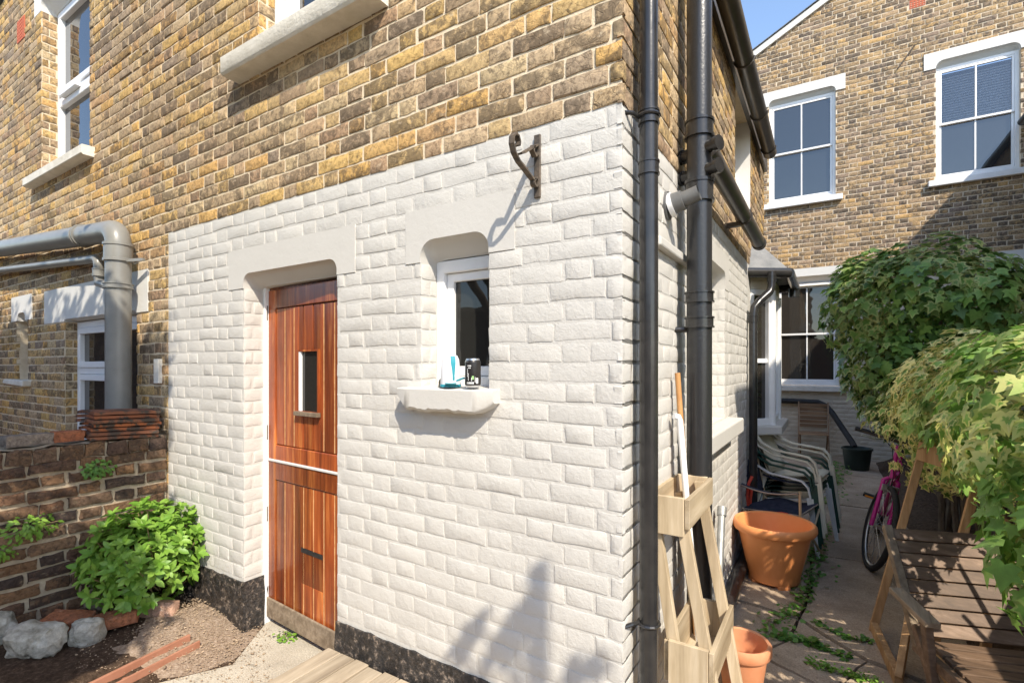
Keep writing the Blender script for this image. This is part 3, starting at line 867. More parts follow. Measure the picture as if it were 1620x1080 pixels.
vw = MB(MD).prism(rect_loop(*VW), [rect_loop(VW[0]+.012, VW[1]-.012, VW[2]+.014, VW[3]-.012)], -.004, .0215).build('view_window', M['door'], up)
MB(MD).box((VW[0]+.012, .012, VW[2]+.014), (VW[1]-.012, .016, VW[3]-.012)).build('pane', M['glass_plain'], up)
MB(MD).box((VW[0]+.012, -.002, VW[2]+.014), (VW[0]+.03, .011, VW[3]-.012)).build('glazing_bead', M['white_wood'], up)
MB(MD).box((VW[0]-.012, -.022, VW[2]-.012), (VW[1]+.012, .004, VW[2]+.012)).build('window_sill', M['wood_arm'], up, bevel=.003)
FL = (.345, .56, .325, .53)
lo = leaf('lower_leaf', .035, .995, flap=FL)
MB(MD).box((FL[0]+.003, .0085, FL[2]), (FL[1]-.003, .021, FL[3]-.028)).build('cat_flap', M['door'], lo)
MB(MD).box((FL[0]+.003, .006, FL[3]-.026), (FL[1]-.003, .0215, FL[3]-.001)).build('flap_slot', M['rubber'], lo)
MB(MD).box((0.0, -.014, .04), (DW, -.0005, .16)).build('weather_board', M['wood_arm'], lo, bevel=.006)
MB(MD).box((0.0, -.006, .992), (DW, .046, 1.006)).build('ledge', M['paint_white2'], lo, bevel=.003)
for z in (.62, 1.12, 1.85):
    MB(MD).tube([(-.004, -.008, z), (-.004, -.008, z+.09)], .006, 8).build('hinge', M['iron'], up if z > 1 else lo)

# ------------------------------------------------------------------ ground, path, yard, bed
gr = MB(); gr.add([(-400, -400, -.03), (400, -400, -.03), (400, 400, -.03), (-400, 400, -.03)], [(0, 1, 2, 3)])
tag(gr.build('ground', M['ground'], None), kind='structure')
yd = MB(); yd.add([(-2.62, -3, .0), (.25, -3, .0), (.25, .02, .0), (-1.4, .25, .0), (-2.4, .25, .0), (-2.05, -.22, .0), (-2.35, -.75, .0)], [(0, 1, 2, 3, 4, 5, 6)])
tag(yd.build('yard', M['concrete_yard'], None), kind='structure')
pathbase = MB().box((-.25, -.2, -.05), (1.9, 8.85, -.022)).build('path', M['soil'], None); tag(pathbase, kind='structure')
# concrete slabs of the alley, cracked apart
def slab(poly, z, name='slab'):
    mb = MB()
    pts = []
    for i in range(len(poly)):
        a, b = Vector((*poly[i], 0)), Vector((*poly[(i+1) % len(poly)], 0))
        n = max(1, int((b-a).length/.09))
        for k in range(n):
            p = a.lerp(b, k/n)
            pts.append((p.x + noise.noise(Vector((p.x*6, p.y*6, 1)))*.02, p.y + noise.noise(Vector((p.x*6, p.y*6, 9)))*.02))
    n = len(pts)
    tris = tessellate_polygon([[Vector((x, y, 0)) for x, y in pts]])
    vs = [(x, y, z + noise.noise(Vector((x*2, y*2, 0)))*.004) for x, y in pts] + [(x, y, -.05) for x, y in pts]
    mb.add(vs, [list(t) for t in tris] + [[i, (i+1) % n, (i+1) % n+n, i+n] for i in range(n)])
    return mb.build(name, M['concrete'], pathbase)
g_ = .008
slab([(.02, 2.02), (.44, 1.93), (.50, 2.45), (.47, 3.2), (.03, 3.3)], .002)
slab([(.46, 1.93), (.78, 1.62), (1.72, 1.30), (1.72, 3.25), (.49, 3.2), (.52, 2.45)], .004)
slab([(.02, 1.45), (.28, 1.38), (.40, 1.60), (.43, 1.90), (.02, 1.99)], -.001)
slab([(.30, 1.36), (.62, 1.18), (.77, 1.58), (.45, 1.89), (.42, 1.60)], .003)
slab([(-.02, -.2), (1.72, -.2), (1.72, 1.26), (.78, 1.58), (.635, 1.16), (.29, 1.34), (-.02, 1.42)], .000)
slab([(.03, 3.33), (.47, 3.23), (1.72, 3.28), (1.72, 5.1), (.02, 5.1)], .001)
slab([(.02, 5.13), (1.72, 5.13), (1.72, 7.0), (.02, 7.0)], .003)
slab([(-.2, 7.03), (1.72, 7.03), (1.72, 8.75), (-.2, 8.75)], .000)
# raised soil bed on the left
bed = MB(); nx, ny = 44, 56
bx0, bx1, by0, by1 = -3.26, -2.02, -1.6, .10
for j in range(ny+1):
    for i in range(nx+1):
        x = bx0+(bx1-bx0)*i/nx; y = by0+(by1-by0)*j/ny
        edge = min(1, max(0, (-2.22 - x + (y+.3)*-.28)/.35))
        z = -.012 + .075*edge + noise.noise(Vector((x*5, y*5, 2)))*.018*edge + noise.noise(Vector((x*19, y*19, 2)))*.010*edge + .05*max(0, -2.85-x)
        bed.v.append(Vector((x, y, z)))
for j in range(ny):
    for i in range(nx):
        a = j*(nx+1)+i; bed.f.append([a, a+1, a+nx+2, a+nx+1])
tag(bed.build('soil', M['soil'], None, smooth=True, angle=180, fix=False), kind='structure')

sd_ = MB()
for j in range(ny+1):
    for i in range(nx+1):
        v = bed.v[j*(nx+1)+i]
        d_ = ((v.x+2.48)/.36)**2 + ((v.y+.22)/.30)**2
        m_ = 1 - d_ + noise.noise(Vector((v.x*6, v.y*6, 8)))*.7
        sd_.v.append(Vector((v.x, v.y, v.z + max(-.02, min(.012, .02*m_)) + noise.noise(Vector((v.x*31, v.y*31, 1)))*.005)))
sd_.f = [list(f) for f in bed.f]
tag(sd_.build('dry_soil', M['sand'], None, smooth=True, angle=180, fix=False), kind='structure')

# ------------------------------------------------------------------ garden wall running from the house towards the camera
GX = PLEFT
FG = Matrix.Translation((GX, 0, 0)) @ FB
gw = thing('garden_wall', (GX-.12, -1, 0), 'low weathered dark brick garden wall left of the white house', 'wall')
GT = 1.095
gwall = MB(FG).prism(rect_loop(-2.6, -.012, -.1, GT-.004), [], .006, .23).build('wall_core', M['mortar_old'], gw)
kitG = BrickKit('garden', .011, .013, M['brick_old'], 14)
gr_ = bond(-2.3, -.016, .0, GT-.09, zoff=.03, pitch=.0765, bond='flemish', seed=21, jit=.009, joint=.020, vj=.019)
gr_ += bond(-2.3, -.016, GT-.088, GT-.002, zoff=GT-.088, pitch=.2, bond='header', seed=22, jit=.006, joint=.014)
place_bricks([(kitG, FG, gr_)], gwall, 300)
tp = MB(FG); n = 60
for i in range(n+1):
    u = -2.6+2.585*i/n
    for y in (-.004, .06, .12, .18, .232):
        tp.v.append(Vector((u, y, GT + .004 + noise.noise(Vector((u*9, y*9, 4)))*.014 + noise.noise(Vector((u*30, y*30, 4)))*.007)))
for i in range(n):
    for j in range(4):
        a = i*5+j; tp.f.append([a, a+5, a+6, a+1])
tp.build('wall_top', M['mortar_old'], gw, smooth=True, angle=180, fix=False)

# ------------------------------------------------------------------ far house across the end of the alley
YC = 8.7
FC = Matrix.Translation((0, YC, 0))
far = thing('brick_house', (2, YC+2, 0), 'far brick house with white stone lintels and white sash windows closing the alley', 'house')
W1 = (-.32, .72, 4.52, 6.34); L1 = (-.42, .86, 6.34, 6.60)
W2 = (2.06, 3.04, 4.50, 6.30); L2 = (1.91, 3.24, 6.30, 6.56)
W3 = (-.20, .77, 1.21, 3.03); L3 = (-.36, .86, 3.03, 3.31)
W4 = (2.30, 3.06, 1.9, 3.0); L4 = (2.1, 3.3, 3.0, 3.30)
CP = 3.0
def czv(x): return 7.40 + .51*(x+.45)
fw_ = MB(FC).prism([(-2.2, CP), (6.5, CP), (6.5, 9.4), (3.5, czv(3.5)), (-2.2, czv(-2.2))], [union_hole(W1, L1), union_hole(W2, L2), rect_loop(L3[0], L3[1], CP+.004, L3[3]), rect_loop(L4[0], L4[1], CP+.004, L4[3])], 0, .225)
fwall = fw_.build('wall', M['mortar_far'], far)
fp = MB(FC).prism(rect_loop(-2.2, 6.5, -.1, CP), [rect_loop(W3[0], W3[1], W3[2], CP-.004), rect_loop(W4[0], W4[1], W4[2], CP-.004)], 0, .225).build('painted_wall', M['paint_cream'], far)
kitC = BrickKit('far', .006, .008, M['brick_far'], 12); kitCP = BrickKit('farp', .005, .005, M['paint_cream'], 8)
def spanC(z): return (max(-2.2, (z-7.40)/.51-.45), 3.9)
cb = bond(-2.2, 3.9, CP, 8.7, holes=[W1, L1, W2, L2, L3, L4, (1.72, 1.94, 7.365, 7.51)], seed=31, span=spanC)
cpb = bond(-1.0, 3.9, 0, CP-.004, holes=[W3, W4], seed=32)
place_bricks([(kitC, FC, cb)], fwall, 300)
place_bricks([(kitCP, FC, cpb)], fp, 0, name='painted_brick', stuff='painted_brick_courses')
lintel(far, FC, *L1, W1[0]+.0, W1[1]-.0, 6.44, M['paint_white2'], r=.09, proud=.02)
lintel(far, FC, *L2, W2[0], W2[1], 6.41, M['paint_white2'], r=.10, proud=.02)
lintel(far, FC, *L3, W3[0], W3[1], 3.17, M['paint_white2'], r=.10, proud=.02)
lintel(far, FC, *L4, W4[0], W4[1], 3.12, M['paint_white2'], r=.08, proud=.02)
sash_window(far, FC, W1[0], W1[1], W1[2]+.02, W1[3]+.02, .10, M['white_wood'], M['glass'])
sash_window(far, FC, W2[0], W2[1], W2[2]+.02, W2[3]+.02, .10, M['white_wood'], M['glass_clear'], label='sash window with half drawn blind', blind=True, low_glass=M['glass'])
sash_window(far, FC, W3[0], W3[1], W3[2]+.02, W3[3]+.02, .10, M['white_wood'], M['glass_brown'])
sash_window(far, FC, W4[0], W4[1], W4[2]+.02, W4[3]+.02, .10, M['white_wood'], M['glass_brown'], cols=1)
for (a, b, z) in ((W1[0]-.1, W1[1]+.1, W1[2]), (W2[0]-.1, W2[1]+.15, W2[2]), (W3[0]-.1, W3[1]+.12, W3[2])):
    MB(FC).prism([(a, z-.085), (b, z-.085), (b, z+.01), (a, z+.01)], [], -.085, .16).build('sill', M['white_wood'] if z > 2 else M['stone_sill'], far, bevel=.01)
MB(FC).prism(rect_loop(1.73, 1.93, 7.37, 7.505), [rect_loop(1.745+.04*i, 1.765+.04*i, 7.385+.036*j, 7.402+.036*j) for i in range(5) for j in range(3)], -.006, .02).build('air_brick', M['air_brick'], far)
vg = MB(FC)
for x0, x1 in ((-2.3, 3.6),):
    vg.add([(x0, -.05, czv(x0)-.02), (x1, -.05, czv(x1)-.02), (x1, -.05, czv(x1)+.10), (x0, -.05, czv(x0)+.10), (x0, .2, czv(x0)-.02), (x1, .2, czv(x1)-.02), (x1, .2, czv(x1)+.10), (x0, .2, czv(x0)+.10)],
           [(0,1,2,3),(7,6,5,4),(0,4,5,1),(1,5,6,2),(2,6,7,3),(3,7,4,0)])
vg.build('verge', M['verge'], far)
sl = Vector((1, 0, .51)).normalized()
for i in range(22):
    p = Vector((-2.1+.25*i, 0, czv(-2.1+.25*i)+.118))
    MB(FC).bar(p + Vector((0, -.075, 0)), p + Vector((0, .3, 0)), .29, .012, up=(-sl.z, 0, sl.x)).build('slate', M['slate'], far)
rf2 = MB(FC).add([(-2.3, .1, czv(-2.3)+.1), (3.6, .1, czv(3.6)+.1), (3.6, 6, czv(3.6)+.1), (-2.3, 6, czv(-2.3)+.1), (6.6, .1, 9.2-1.5), (6.6, 6, 7.7)], [(0,1,2,3), (1,4,5,2)]).build('roof', M['slate'], far)
MB().box((-2.2, YC+.225, -.1), (-2.0, YC+6, 6.4)).build('end_wall', M['brick_far'], far)
MB().box((6.3, YC+.225, -.1), (6.5, YC+6, 7.6)).build('end_wall', M['brick_far'], far)
MB(FC).tube([onY(1447, 72, YC-.03)-Vector((0, YC, 0)), onY(1420, 109, YC-.03)-Vector((0, YC, 0))], .011, 8).build('tie_rod', M['iron'], far)
# ------------------------------------------------------------------ next house, right of the frame: its eaves throw the shade on the alley
nh = thing('brick_house', (5, 4, 0), 'neighbouring brick house beyond the ivy whose black gutter end shows at the right edge', 'house')
NX, NE, NY0 = 3.10, 5.25, .05
MB().box((NX, NY0, -.1), (8.0, YC-.02, NE)).build('wall', M['brick_far'], nh)
MB().add([(NX-.1, NY0-.1, NE-.05), (NX-.1, YC-.03, NE-.05), (5.6, YC-.03, NE+1.2), (5.6, NY0-.1, NE+1.2), (8.1, YC-.03, NE-.05), (8.1, NY0-.1, NE-.05)], [(0,3,2,1), (3,5,4,2), (0,1,4,5)]).build('roof', M['slate'], nh)
MB().tube([(NX-.06, NY0, NE-.07), (NX-.06, YC-.06, NE-.07)], .055, 12).build('gutter', M['gutter'], nh)

# ------------------------------------------------------------------ bay window on the alley wall
bay = thing('bay_window', (0, 3.8, 0), 'white bay window with slate roof and black gutter on the alley wall', 'bay window')
Y0b, Y1b, PX = 3.42, 4.5, .14
pts = [(-.02, Y0b), (PX, Y0b+.22), (PX, Y1b-.22), (-.02, Y1b)]
def baypanel(a, b, z0, z1, off=0, cols=1):
    a, b = Vector((*a, 0)), Vector((*b, 0)); d = (b-a).normalized(); L = (b-a).length
    Mx = Matrix(((d.x, -d.y, 0, a.x), (d.y, d.x, 0, a.y), (0, 0, 1, 0), (0, 0, 0, 1)))
    return Mx, L
def outw(poly, e):
    c = Vector((-.4, (Y0b+Y1b)/2)); return [(x+e if x > .05 else x, y+(-e if y < c.y else e)*(.9)) for x, y in poly]
def prism_z(poly, z0, z1, name, mat, bevel=0):
    n = len(poly); mb = MB()
    mb.add([(x, y, z0) for x, y in poly]+[(x, y, z1) for x, y in poly], [list(range(n))[::-1], [n+i for i in range(n)]]+[[i, (i+1) % n, (i+1) % n+n, i+n] for i in range(n)])
    return mb.build(name, mat, bay, bevel=bevel)
prism_z(outw(pts, -.03), -.05, .95, 'base_wall', M['paint_cream'])
prism_z(outw(pts, .11), .94, 1.02, 'sill', M['paint_smooth'], .01)
prism_z(outw(pts, .03), 2.28, 2.40, 'head_board', M['paint_cream'])
for i in range(3):
    Mx, L = baypanel(pts[i], pts[i+1], 1.02, 2.28)
    wn = MB(Mx).prism(rect_loop(0.0, L, 1.02, 2.28), [rect_loop(.045, L-.045, 1.08, 2.23)], -.03, .05).build('window', M['white_wood'], bay, bevel=.004)
    MB(Mx).box((.04, .012, 1.07), (L-.04, .016, 2.24)).build('pane', M['glass_brown'], wn)
    MB(Mx).box((.044, -.012, 1.60), (L-.044, .03, 1.64)).build('meeting_rail', M['white_wood'], wn, bevel=.004)
for p in pts[1:3]:
    MB().tube([(p[0]+.012, p[1], 1.02), (p[0]+.012, p[1], 2.28)], .04, 12).build('corner_post', M['white_wood'], bay, smooth=True)
ro = outw(pts, .17); zr = 2.44
rm = MB(); top = [(-.0, Y0b+.25), (-.0, Y1b-.25)]
rm.add([(x, y, zr) for x, y in ro]+[(.0, Y0b+.1, 2.78), (.0, Y1b-.1, 2.78)], [(0, 1, 4), (1, 2, 5, 4), (2, 3, 5), (0, 3, 2, 1), (0, 4, 5, 3)])
rm.build('roof', M['lead'], bay)
for k in range(3):
    a, b = ro[k], ro[k+1]
    MB().tube([(a[0], a[1], zr-.03), (b[0], b[1], zr-.03)], .045, 12).build('gutter', M['pipe_black'], bay, smooth=True)
MB().tube([(ro[2][0]-.01, ro[2][1]-.02, zr-.05), (ro[2][0]-.01, ro[2][1]-.02, zr-.14)], .05, 12).build('gutter_outlet', M['pipe_black'], bay, smooth=True)
# ------------------------------------------------------------------ pipes, gutters and wall fittings
def collar(root, c, r, h, mat, ax=(0, 0, 1)):
    c, ax = Vector(c), Vector(ax)
    p = [c - ax*h/2, c - ax*h*.36, c - ax*h*.34, c + ax*h*.34, c + ax*h*.36, c + ax*h/2]
    return MB().tube(p, [r*1.0, r*1.0, r*.93, r*.93, r, r], 20).build('collar', mat, root, smooth=True, angle=50)
# rainwater pipe by the corner
P1 = (.064, .098)
dp = thing('drainpipe', (*P1, 0), 'slim black plastic rainwater pipe at the corner of the white wall', 'drainpipe')
MB().tube([(*P1, 0), (*P1, 3.7)], .0325, 20).build('pipe', M['pipe_black'], dp, smooth=True)
for z in (2.455, 2.275):
    collar(dp, (*P1, z), .038, .05, M['pipe_black'])
for z in (2.46, .655):
    br = MB().tube([(P1[0]+.037*math.cos(a), P1[1]+.037*math.sin(a), z) for a in [k*math.pi/8 for k in range(17)]], .006, 6).build('bracket', M['pipe_black'], dp)
    MB().tube([(P1[0]-.03, P1[1]-.015, z), (.02, P1[1]-.05, z+.004), (.0, P1[1]-.075, z+.0)], .008, 8).build('bracket_arm', M['pipe_black'], dp)
# soil pipe with boss manifold
P2 = (.105, .735)
sp = thing('soil_pipe', (*P2, 0), 'thick black soil pipe with four capped bosses beside the flue', 'drainpipe')
MB().tube([(*P2, 0), (*P2, 4.6)], .055, 24).build('pipe', M['pipe_iron'], sp, smooth=True)
for z, h in ((2.655, .08), (2.37, .10), (1.885, .05), (1.77, .05)):
    collar(sp, (*P2, z), .066, h, M['pipe_black'])
for z in (2.56, 2.46):
    for an in (R(-25), R(155)):
        d = Vector((math.sin(an+R(90)), -math.cos(an+R(90)), 0)); d = Vector((math.cos(an), math.sin(an), 0))
        c = Vector((*P2, z))
        MB().tube([c+d*.04, c+d*.085, c+d*.086, c+d*.105], [.028, .028, .034, .034], 16).build('boss_cap', M['pipe_black'], sp, smooth=True)
MB().tube([(P2[0]-.05, P2[1], 1.74), (-.01, P2[1]-.02, 1.74)], .014, 8).build('bracket', M['pipe_black'], sp)
# waste pipe running along the alley wall from the manifold
wp = thing('waste_pipe', (.11, 2, 2.6), 'black horizontal waste pipe along the alley wall below the eaves', 'drainpipe')
MB().tube([(.115, .83, 2.60), (.115, 3.05, 2.60)], .05, 20).build('pipe', M['gutter'], wp, smooth=True)
collar(wp, (.115, 2.1, 2.60), .056, .03, M['gutter'], (0, 1, 0)); collar(wp, (.115, 2.98, 2.60), .056, .06, M['gutter'], (0, 1, 0))
MB().box((-.01, 2.06, 2.53), (.10, 2.10, 2.56)).build('bracket', M['gutter'], wp)
# eaves gutter
eg = thing('eaves_gutter', (.1, 2, 3.7), 'long black eaves gutter high along the alley wall', 'gutter')
gm = MB(); n = 10; prof = []
for k in range(n+1):
    a = math.pi + math.pi*k/n
    prof.append((.062*math.cos(a), .062*math.sin(a)))
for k in range(n+1):
    a = 2*math.pi - math.pi*k/n
    prof.append((.056*math.cos(a), .056*math.sin(a)))
GZ = 3.74; GXc = .105
for y in (-.12, 4.05):
    gm.v += [Vector((GXc+x, y, GZ+z)) for x, z in prof]
m_ = len(prof)
gm.f += [[i, (i+1) % m_, (i+1) % m_+m_, i+m_] for i in range(m_)] + [list(range(m_)), [m_+i for i in range(m_)][::-1]]
gm.build('channel', M['gutter'], eg, smooth=True, angle=50)
for y in (.4, 1.3, 2.2, 3.1, 3.9):
    MB().tube([(GXc+.065*math.cos(a), y, GZ+.065*math.sin(a)) for a in [math.pi+math.pi*k/10 for k in range(11)]], .008, 6).build('bracket', M['gutter'], eg)
MB().add([(GXc+x, 4.05, GZ+z) for x, z in prof[:n+1]] + [(GXc+x, 4.06, GZ+z) for x, z in prof[:n+1]], [list(range(n+1)), [n+1+i for i in range(n+1)][::-1]] + [[i, i+1, i+n+2, i+n+1] for i in range(n)]).build('end_cap', M['gutter'], eg)
# bay downpipe with swan neck
bd = thing('drainpipe', (.08, 3.14, 0), 'thin black downpipe with swan neck in front of the bay window', 'drainpipe')
MB().tube([(.185, 3.30, 2.40), (.185, 3.29, 2.27), (.17, 3.27, 2.22), (.10, 3.20, 2.14), (.062, 3.15, 2.08), (.055, 3.14, 2.0), (.055, 3.14, .05)], .034, 16).build('pipe', M['pipe_black'], bd, smooth=True)
collar(bd, (.055, 3.14, 1.98), .040, .06, M['pipe_black'])
collar(bd, (.185, 3.298, 2.34), .040, .05, M['pipe_black'])
# flue
fl = thing('boiler_flue', (0, .56, 2.28), 'short grey boiler flue with white collar sticking out of the alley wall', 'flue')
MB().tube([(.0, .56, 2.275), (.014, .56, 2.275)], .062, 24).build('wall_plate', M['pipe_dgrey'], fl, smooth=True)
MB().tube([(.014, .56, 2.275), (.034, .56, 2.28)], .052, 24).build('white_collar', M['white_gloss'], fl, smooth=True)
MB().tube([(.034, .56, 2.28), (.05, .56, 2.284), (.075, .56, 2.29)], [.046, .044, .043], 24).build('socket', M['pipe_dgrey'], fl, smooth=True)
MB().tube([(.06, .56, 2.287), (.14, .56, 2.31)], .033, 20, cap=False).build('flue_pipe', M['pipe_dgrey'], fl, smooth=True)
MB().tube([(.10, .56, 2.30), (.101, .56, 2.30)], .030, 20).build('flue_mouth', M['rubber'], fl)
# grey pipes on the left wall
gp = thing('soil_pipe', (-3.7, -.12, 0), 'big grey soil pipe running along the left wall and bending down behind the tiles', 'drainpipe')
A_, B_ = onY(-60, 403, -.13), onY(178, 366, -.13)
E_ = onY(191, 392, -.13)
dirh = (B_-A_).normalized()
bend = [A_, A_.lerp(B_, .6), B_]
c0 = B_ + dirh*.10
for k in range(1, 7):
    a = math.pi/2*k/6
    bend.append(B_ + dirh*.10*math.sin(a) + Vector((0, 0, -1))*.10*(1-math.cos(a)))
bx, bz = bend[-1].x, bend[-1].z
bend += [Vector((bx, -.13, bz-.08)), Vector((bx, -.13, .2))]
MB().tube(bend, .078, 24).build('pipe', M['pipe_grey'], gp, smooth=True, angle=60)
for z, h in ((bz-.06, .13), (bz-.30, .035)):
    collar(gp, (bx, -.13, z), .092, h, M['pipe_grey'])
collar(gp, tuple(A_.lerp(B_, .87)), .088, .05, M['pipe_grey'], tuple(dirh))
MB().bar((bx+.07, -.11, bz-.12), (bx+.22, -.06, bz-.12), .02, .02).build('bracket', M['pipe_grey'], gp)
gp2 = thing('waste_pipe', (-4, -.1, 2), 'thin grey waste pipe running below the big grey pipe on the left wall', 'drainpipe')
A2, B2 = onY(-60, 435, -.09), onY(152, 409, -.09)
d2 = (B2-A2).normalized()
q = [A2, B2]
for k in range(1, 6):
    a = math.pi/2*k/5; q.append(B2 + d2*.05*math.sin(a)+Vector((0, 0, -.05*(1-math.cos(a)))))
q += [q[-1]+Vector((.0, 0, -.06)), q[-1]+Vector((.01, 0, -.14)), Vector((bx-.06, -.12, q[-1].z-.22)), Vector((bx-.02, -.13, q[-1].z-.34))]
MB().tube(q, .034, 16).build('pipe', M['pipe_grey'], gp2, smooth=True, angle=60)
collar(gp2, tuple(q[7]), .042, .06, M['pipe_grey'])
# wrought iron hanging-basket bracket
wb_ = thing('hanging_bracket', (-.331, 0, 2.3), 'rusty wrought iron hanging basket bracket on the white wall', 'bracket')
bxx = -.331
MB().box((bxx-.014, -.0135, 2.21), (bxx+.014, -.0045, 2.45)).build('back_plate', M['iron'], wb_, bevel=.003)
def strap(pts, name):
    mb = MB(); w = .0105
    for i in range(len(pts)):
        mb.v += [Vector((bxx-w, pts[i][0]-.0, pts[i][1])), Vector((bxx+w, pts[i][0], pts[i][1]))]
    n = len(pts)
    nrm = []
    for i in range(n):
        a, b = pts[max(0, i-1)], pts[min(n-1, i+1)]
        t = Vector((b[0]-a[0], b[1]-a[1])).normalized(); nrm.append((-t.y*.0075, t.x*.0075))
    for i in range(n):
        mb.v += [Vector((bxx-w, pts[i][0]+nrm[i][0], pts[i][1]+nrm[i][1])), Vector((bxx+w, pts[i][0]+nrm[i][0], pts[i][1]+nrm[i][1]))]
    k = 2*n
    for i in range(n-1):
        a = 2*i
        mb.f += [[a, a+1, a+3, a+2], [k+a, k+a+2, k+a+3, k+a+1], [a, a+2, k+a+2, k+a], [a+1, k+a+1, k+a+3, a+3]]
    mb.f += [[0, k, k+1, 1], [k-2, k-1, 2*k-1, 2*k-2]]
    return mb.build(name, M['iron'], wb_)
def scroll(c, r0, a0, a1, n=16, r1=None):
    r1 = r1 or r0*.55
    return [(c[0]+(r0+(r1-r0)*k/n)*math.cos(a0+(a1-a0)*k/n), c[1]+(r0+(r1-r0)*k/n)*math.sin(a0+(a1-a0)*k/n)) for k in range(n+1)]
arm = [(-.03, 2.255), (-.05, 2.272), (-.10, 2.29), (-.15, 2.305), (-.178, 2.325), (-.19, 2.35), (-.188, 2.372), (-.176, 2.386), (-.16, 2.384), (-.152, 2.37), (-.156, 2.356)]
low_s = scroll((-.034, 2.262), .024, R(70), R(-260), r1=.012)
strap(low_s[::-1] + arm[1:], 'arm')
strap([(-.012, 2.385), (-.035, 2.362), (-.048, 2.375), (-.04, 2.395)], 'scroll')
strap([(-.012, 2.415), (-.06, 2.385), (-.12, 2.345), (-.14, 2.335)], 'brace')
# ------------------------------------------------------------------ timber platform by the door
dk = thing('timber_platform', (-1, -.7, 0), 'weathered timber plank platform on the ground against the black plinth', 'platform')
DZ = .165; rg = random.Random(5)
x = -1.51; i = 0
while x < .1:
    w = .096 + rg.uniform(-.004, .004)
    y1 = -.028 - rg.uniform(0, .016); y0 = -1.45
    MB().box((x+.003, y0, DZ-.024), (x+w-.003, y1, DZ+rg.uniform(-.002, .003))).build('plank', M['wood_grey'], dk, bevel=.003)
    x += w; i += 1
for y in (-.12, -.7, -1.3):
    MB().box((-1.49, y-.03, .0), (.08, y+.03, DZ-.026)).build('bearer', M['wood_grey'], dk)

# ------------------------------------------------------------------ things on the garden wall
ts = 0; rg = random.Random(3)
for k in range(7):
    yc, z = -.255, GT+.012+k*.026
    t = thing('roof_tile', (GX-.12, yc, z), ['dark clay roof tile at the bottom of the stack on the garden wall', 'second lowest clay roof tile of the stack on the garden wall', 'third clay roof tile from the bottom of the stack', 'middle clay roof tile of the stack on the garden wall', 'third clay roof tile from the top of the stack',
        'orange edged clay roof tile directly under the topmost tile', 'topmost mossy orange clay roof tile of the stack'][k], 'roof tile', 'clay tiles stacked on the garden wall')
    Mt = Matrix.Translation((GX-.10+rg.uniform(-.012, .012), yc+rg.uniform(-.02, .02), z)) @ Matrix.Rotation(R(90+rg.uniform(-6, 6)), 4, 'Z') @ Matrix.Rotation(R(2.5), 4, 'Y')
    mb = MB(Mt); n = 14; L, W = .37, .24
    for a in range(n+1):
        u = -L/2+L*a/n
        for b in range(5):
            v = -W/2+W*b/4
            zz = .012*math.cos(v/W*3.0) + noise.noise(Vector((u*9, v*9, k)))*.003
            mb.v += [Vector((u, v, zz-.004)), Vector((u, v, zz+.014))]
    for a in range(n):
        for b in range(4):
            p = (a*5+b)*2
            mb.f += [[p, p+2, p+12, p+10], [p+1, p+11, p+13, p+3]]
    for a in range(n):
        for b in (0, 4):
            p = (a*5+b)*2; mb.f.append([p, p+10, p+11, p+1])
    for b in range(4):
        for a in (0, n):
            p = (a*5+b)*2; mb.f.append([p, p+1, p+3, p+2])
    mb.build('tile_body', M['clay_tile'], t, smooth=True, angle=40)
o = rough_solid('loose_brick', M['brick_grey'], None, (.10, .215, .065), (GX-.10, -.70, GT+.047), 3, rz=R(3), amp=.05, box=True)
tag(o, 'loose grey brick lying on top of the garden wall', 'brick', 'loose bricks')
o = rough_solid('loose_brick', M['brick_red'], None, (.10, .15, .065), (GX-.11, -.515, GT+.047), 5, rz=R(-5), amp=.08, box=True)
tag(o, 'broken red brick lying on the garden wall beside the tile stack', 'brick', 'loose bricks')

# ------------------------------------------------------------------ bed: stones, loose bricks, edging, litter
def stone(nm, mat, px, py, size, seed, lab, rz=0, z=.06, amp=.30, zc=None):
    p = onZ(px, py, z)
    o = rough_solid(nm, mat, None, size, (p.x, p.y, z if zc is None else zc), seed, rz=rz, amp=amp)
    tag(o, lab, 'stone', 'rockery stones')
    return o
stone('stone', M['rock'], 55, 1012, (.25, .19, .17), 2, 'largest pale rounded limestone at the lower left of the bed', .5, .13)
stone('stone', M['rock'], 138, 1000, (.15, .11, .15), 11, 'small wedge shaped pale stone right of the largest limestone', .9, .12, .2)
stone('stone', M['rock'], -8, 1000, (.17, .17, .17), 17, 'pale stone cut off by the left edge of the picture', .2, .13)
stone('stone', M['rock_brown'], 163, 938, (.23, .17, .17), 23, 'brown pitted stone just below the green shrub', .3, .16, .2)
def lbrick(px, py, mat, lab, rz, z=.09, tilt=(0, 0), size=(.215, .1025, .065), seed=1):
    p = onZ(px, py, z)
    o = rough_solid('loose_brick', mat, None, size, (p.x, p.y, z), seed, rz=rz, rot=tilt, amp=.045, box=True)
    tag(o, lab, 'brick', 'loose bricks')
lbrick(183, 978, M['brick_red'], 'red brick lying tilted in the soil below the brown stone', R(62), .13, (R(8), R(-6)), seed=41)
lbrick(252, 964, M['brick_pink'], 'pale pink brick standing on edge in front of the green shrub', R(30), .09, (R(78), 0), seed=42)
lbrick(108, 985, M['brick_red'], 'brown broken brick behind the largest limestone', R(35), .12, (R(10), R(4)), (.23, .12, .09), seed=43)
ed = thing('edging_strip', (-2.5, -.5, 0), 'reddish brown plastic edging strip lying along the soil bed', 'edging')
a, b = onZ(95, 1112, .045), onZ(300, 1010, .045)
d = (b-a).normalized(); s_ = Vector((d.y, -d.x, 0))
MB().bar(a+Vector((0, 0, .0)), b, .018, .055).build('upright', M['plastic_brown'], ed, bevel=.003)
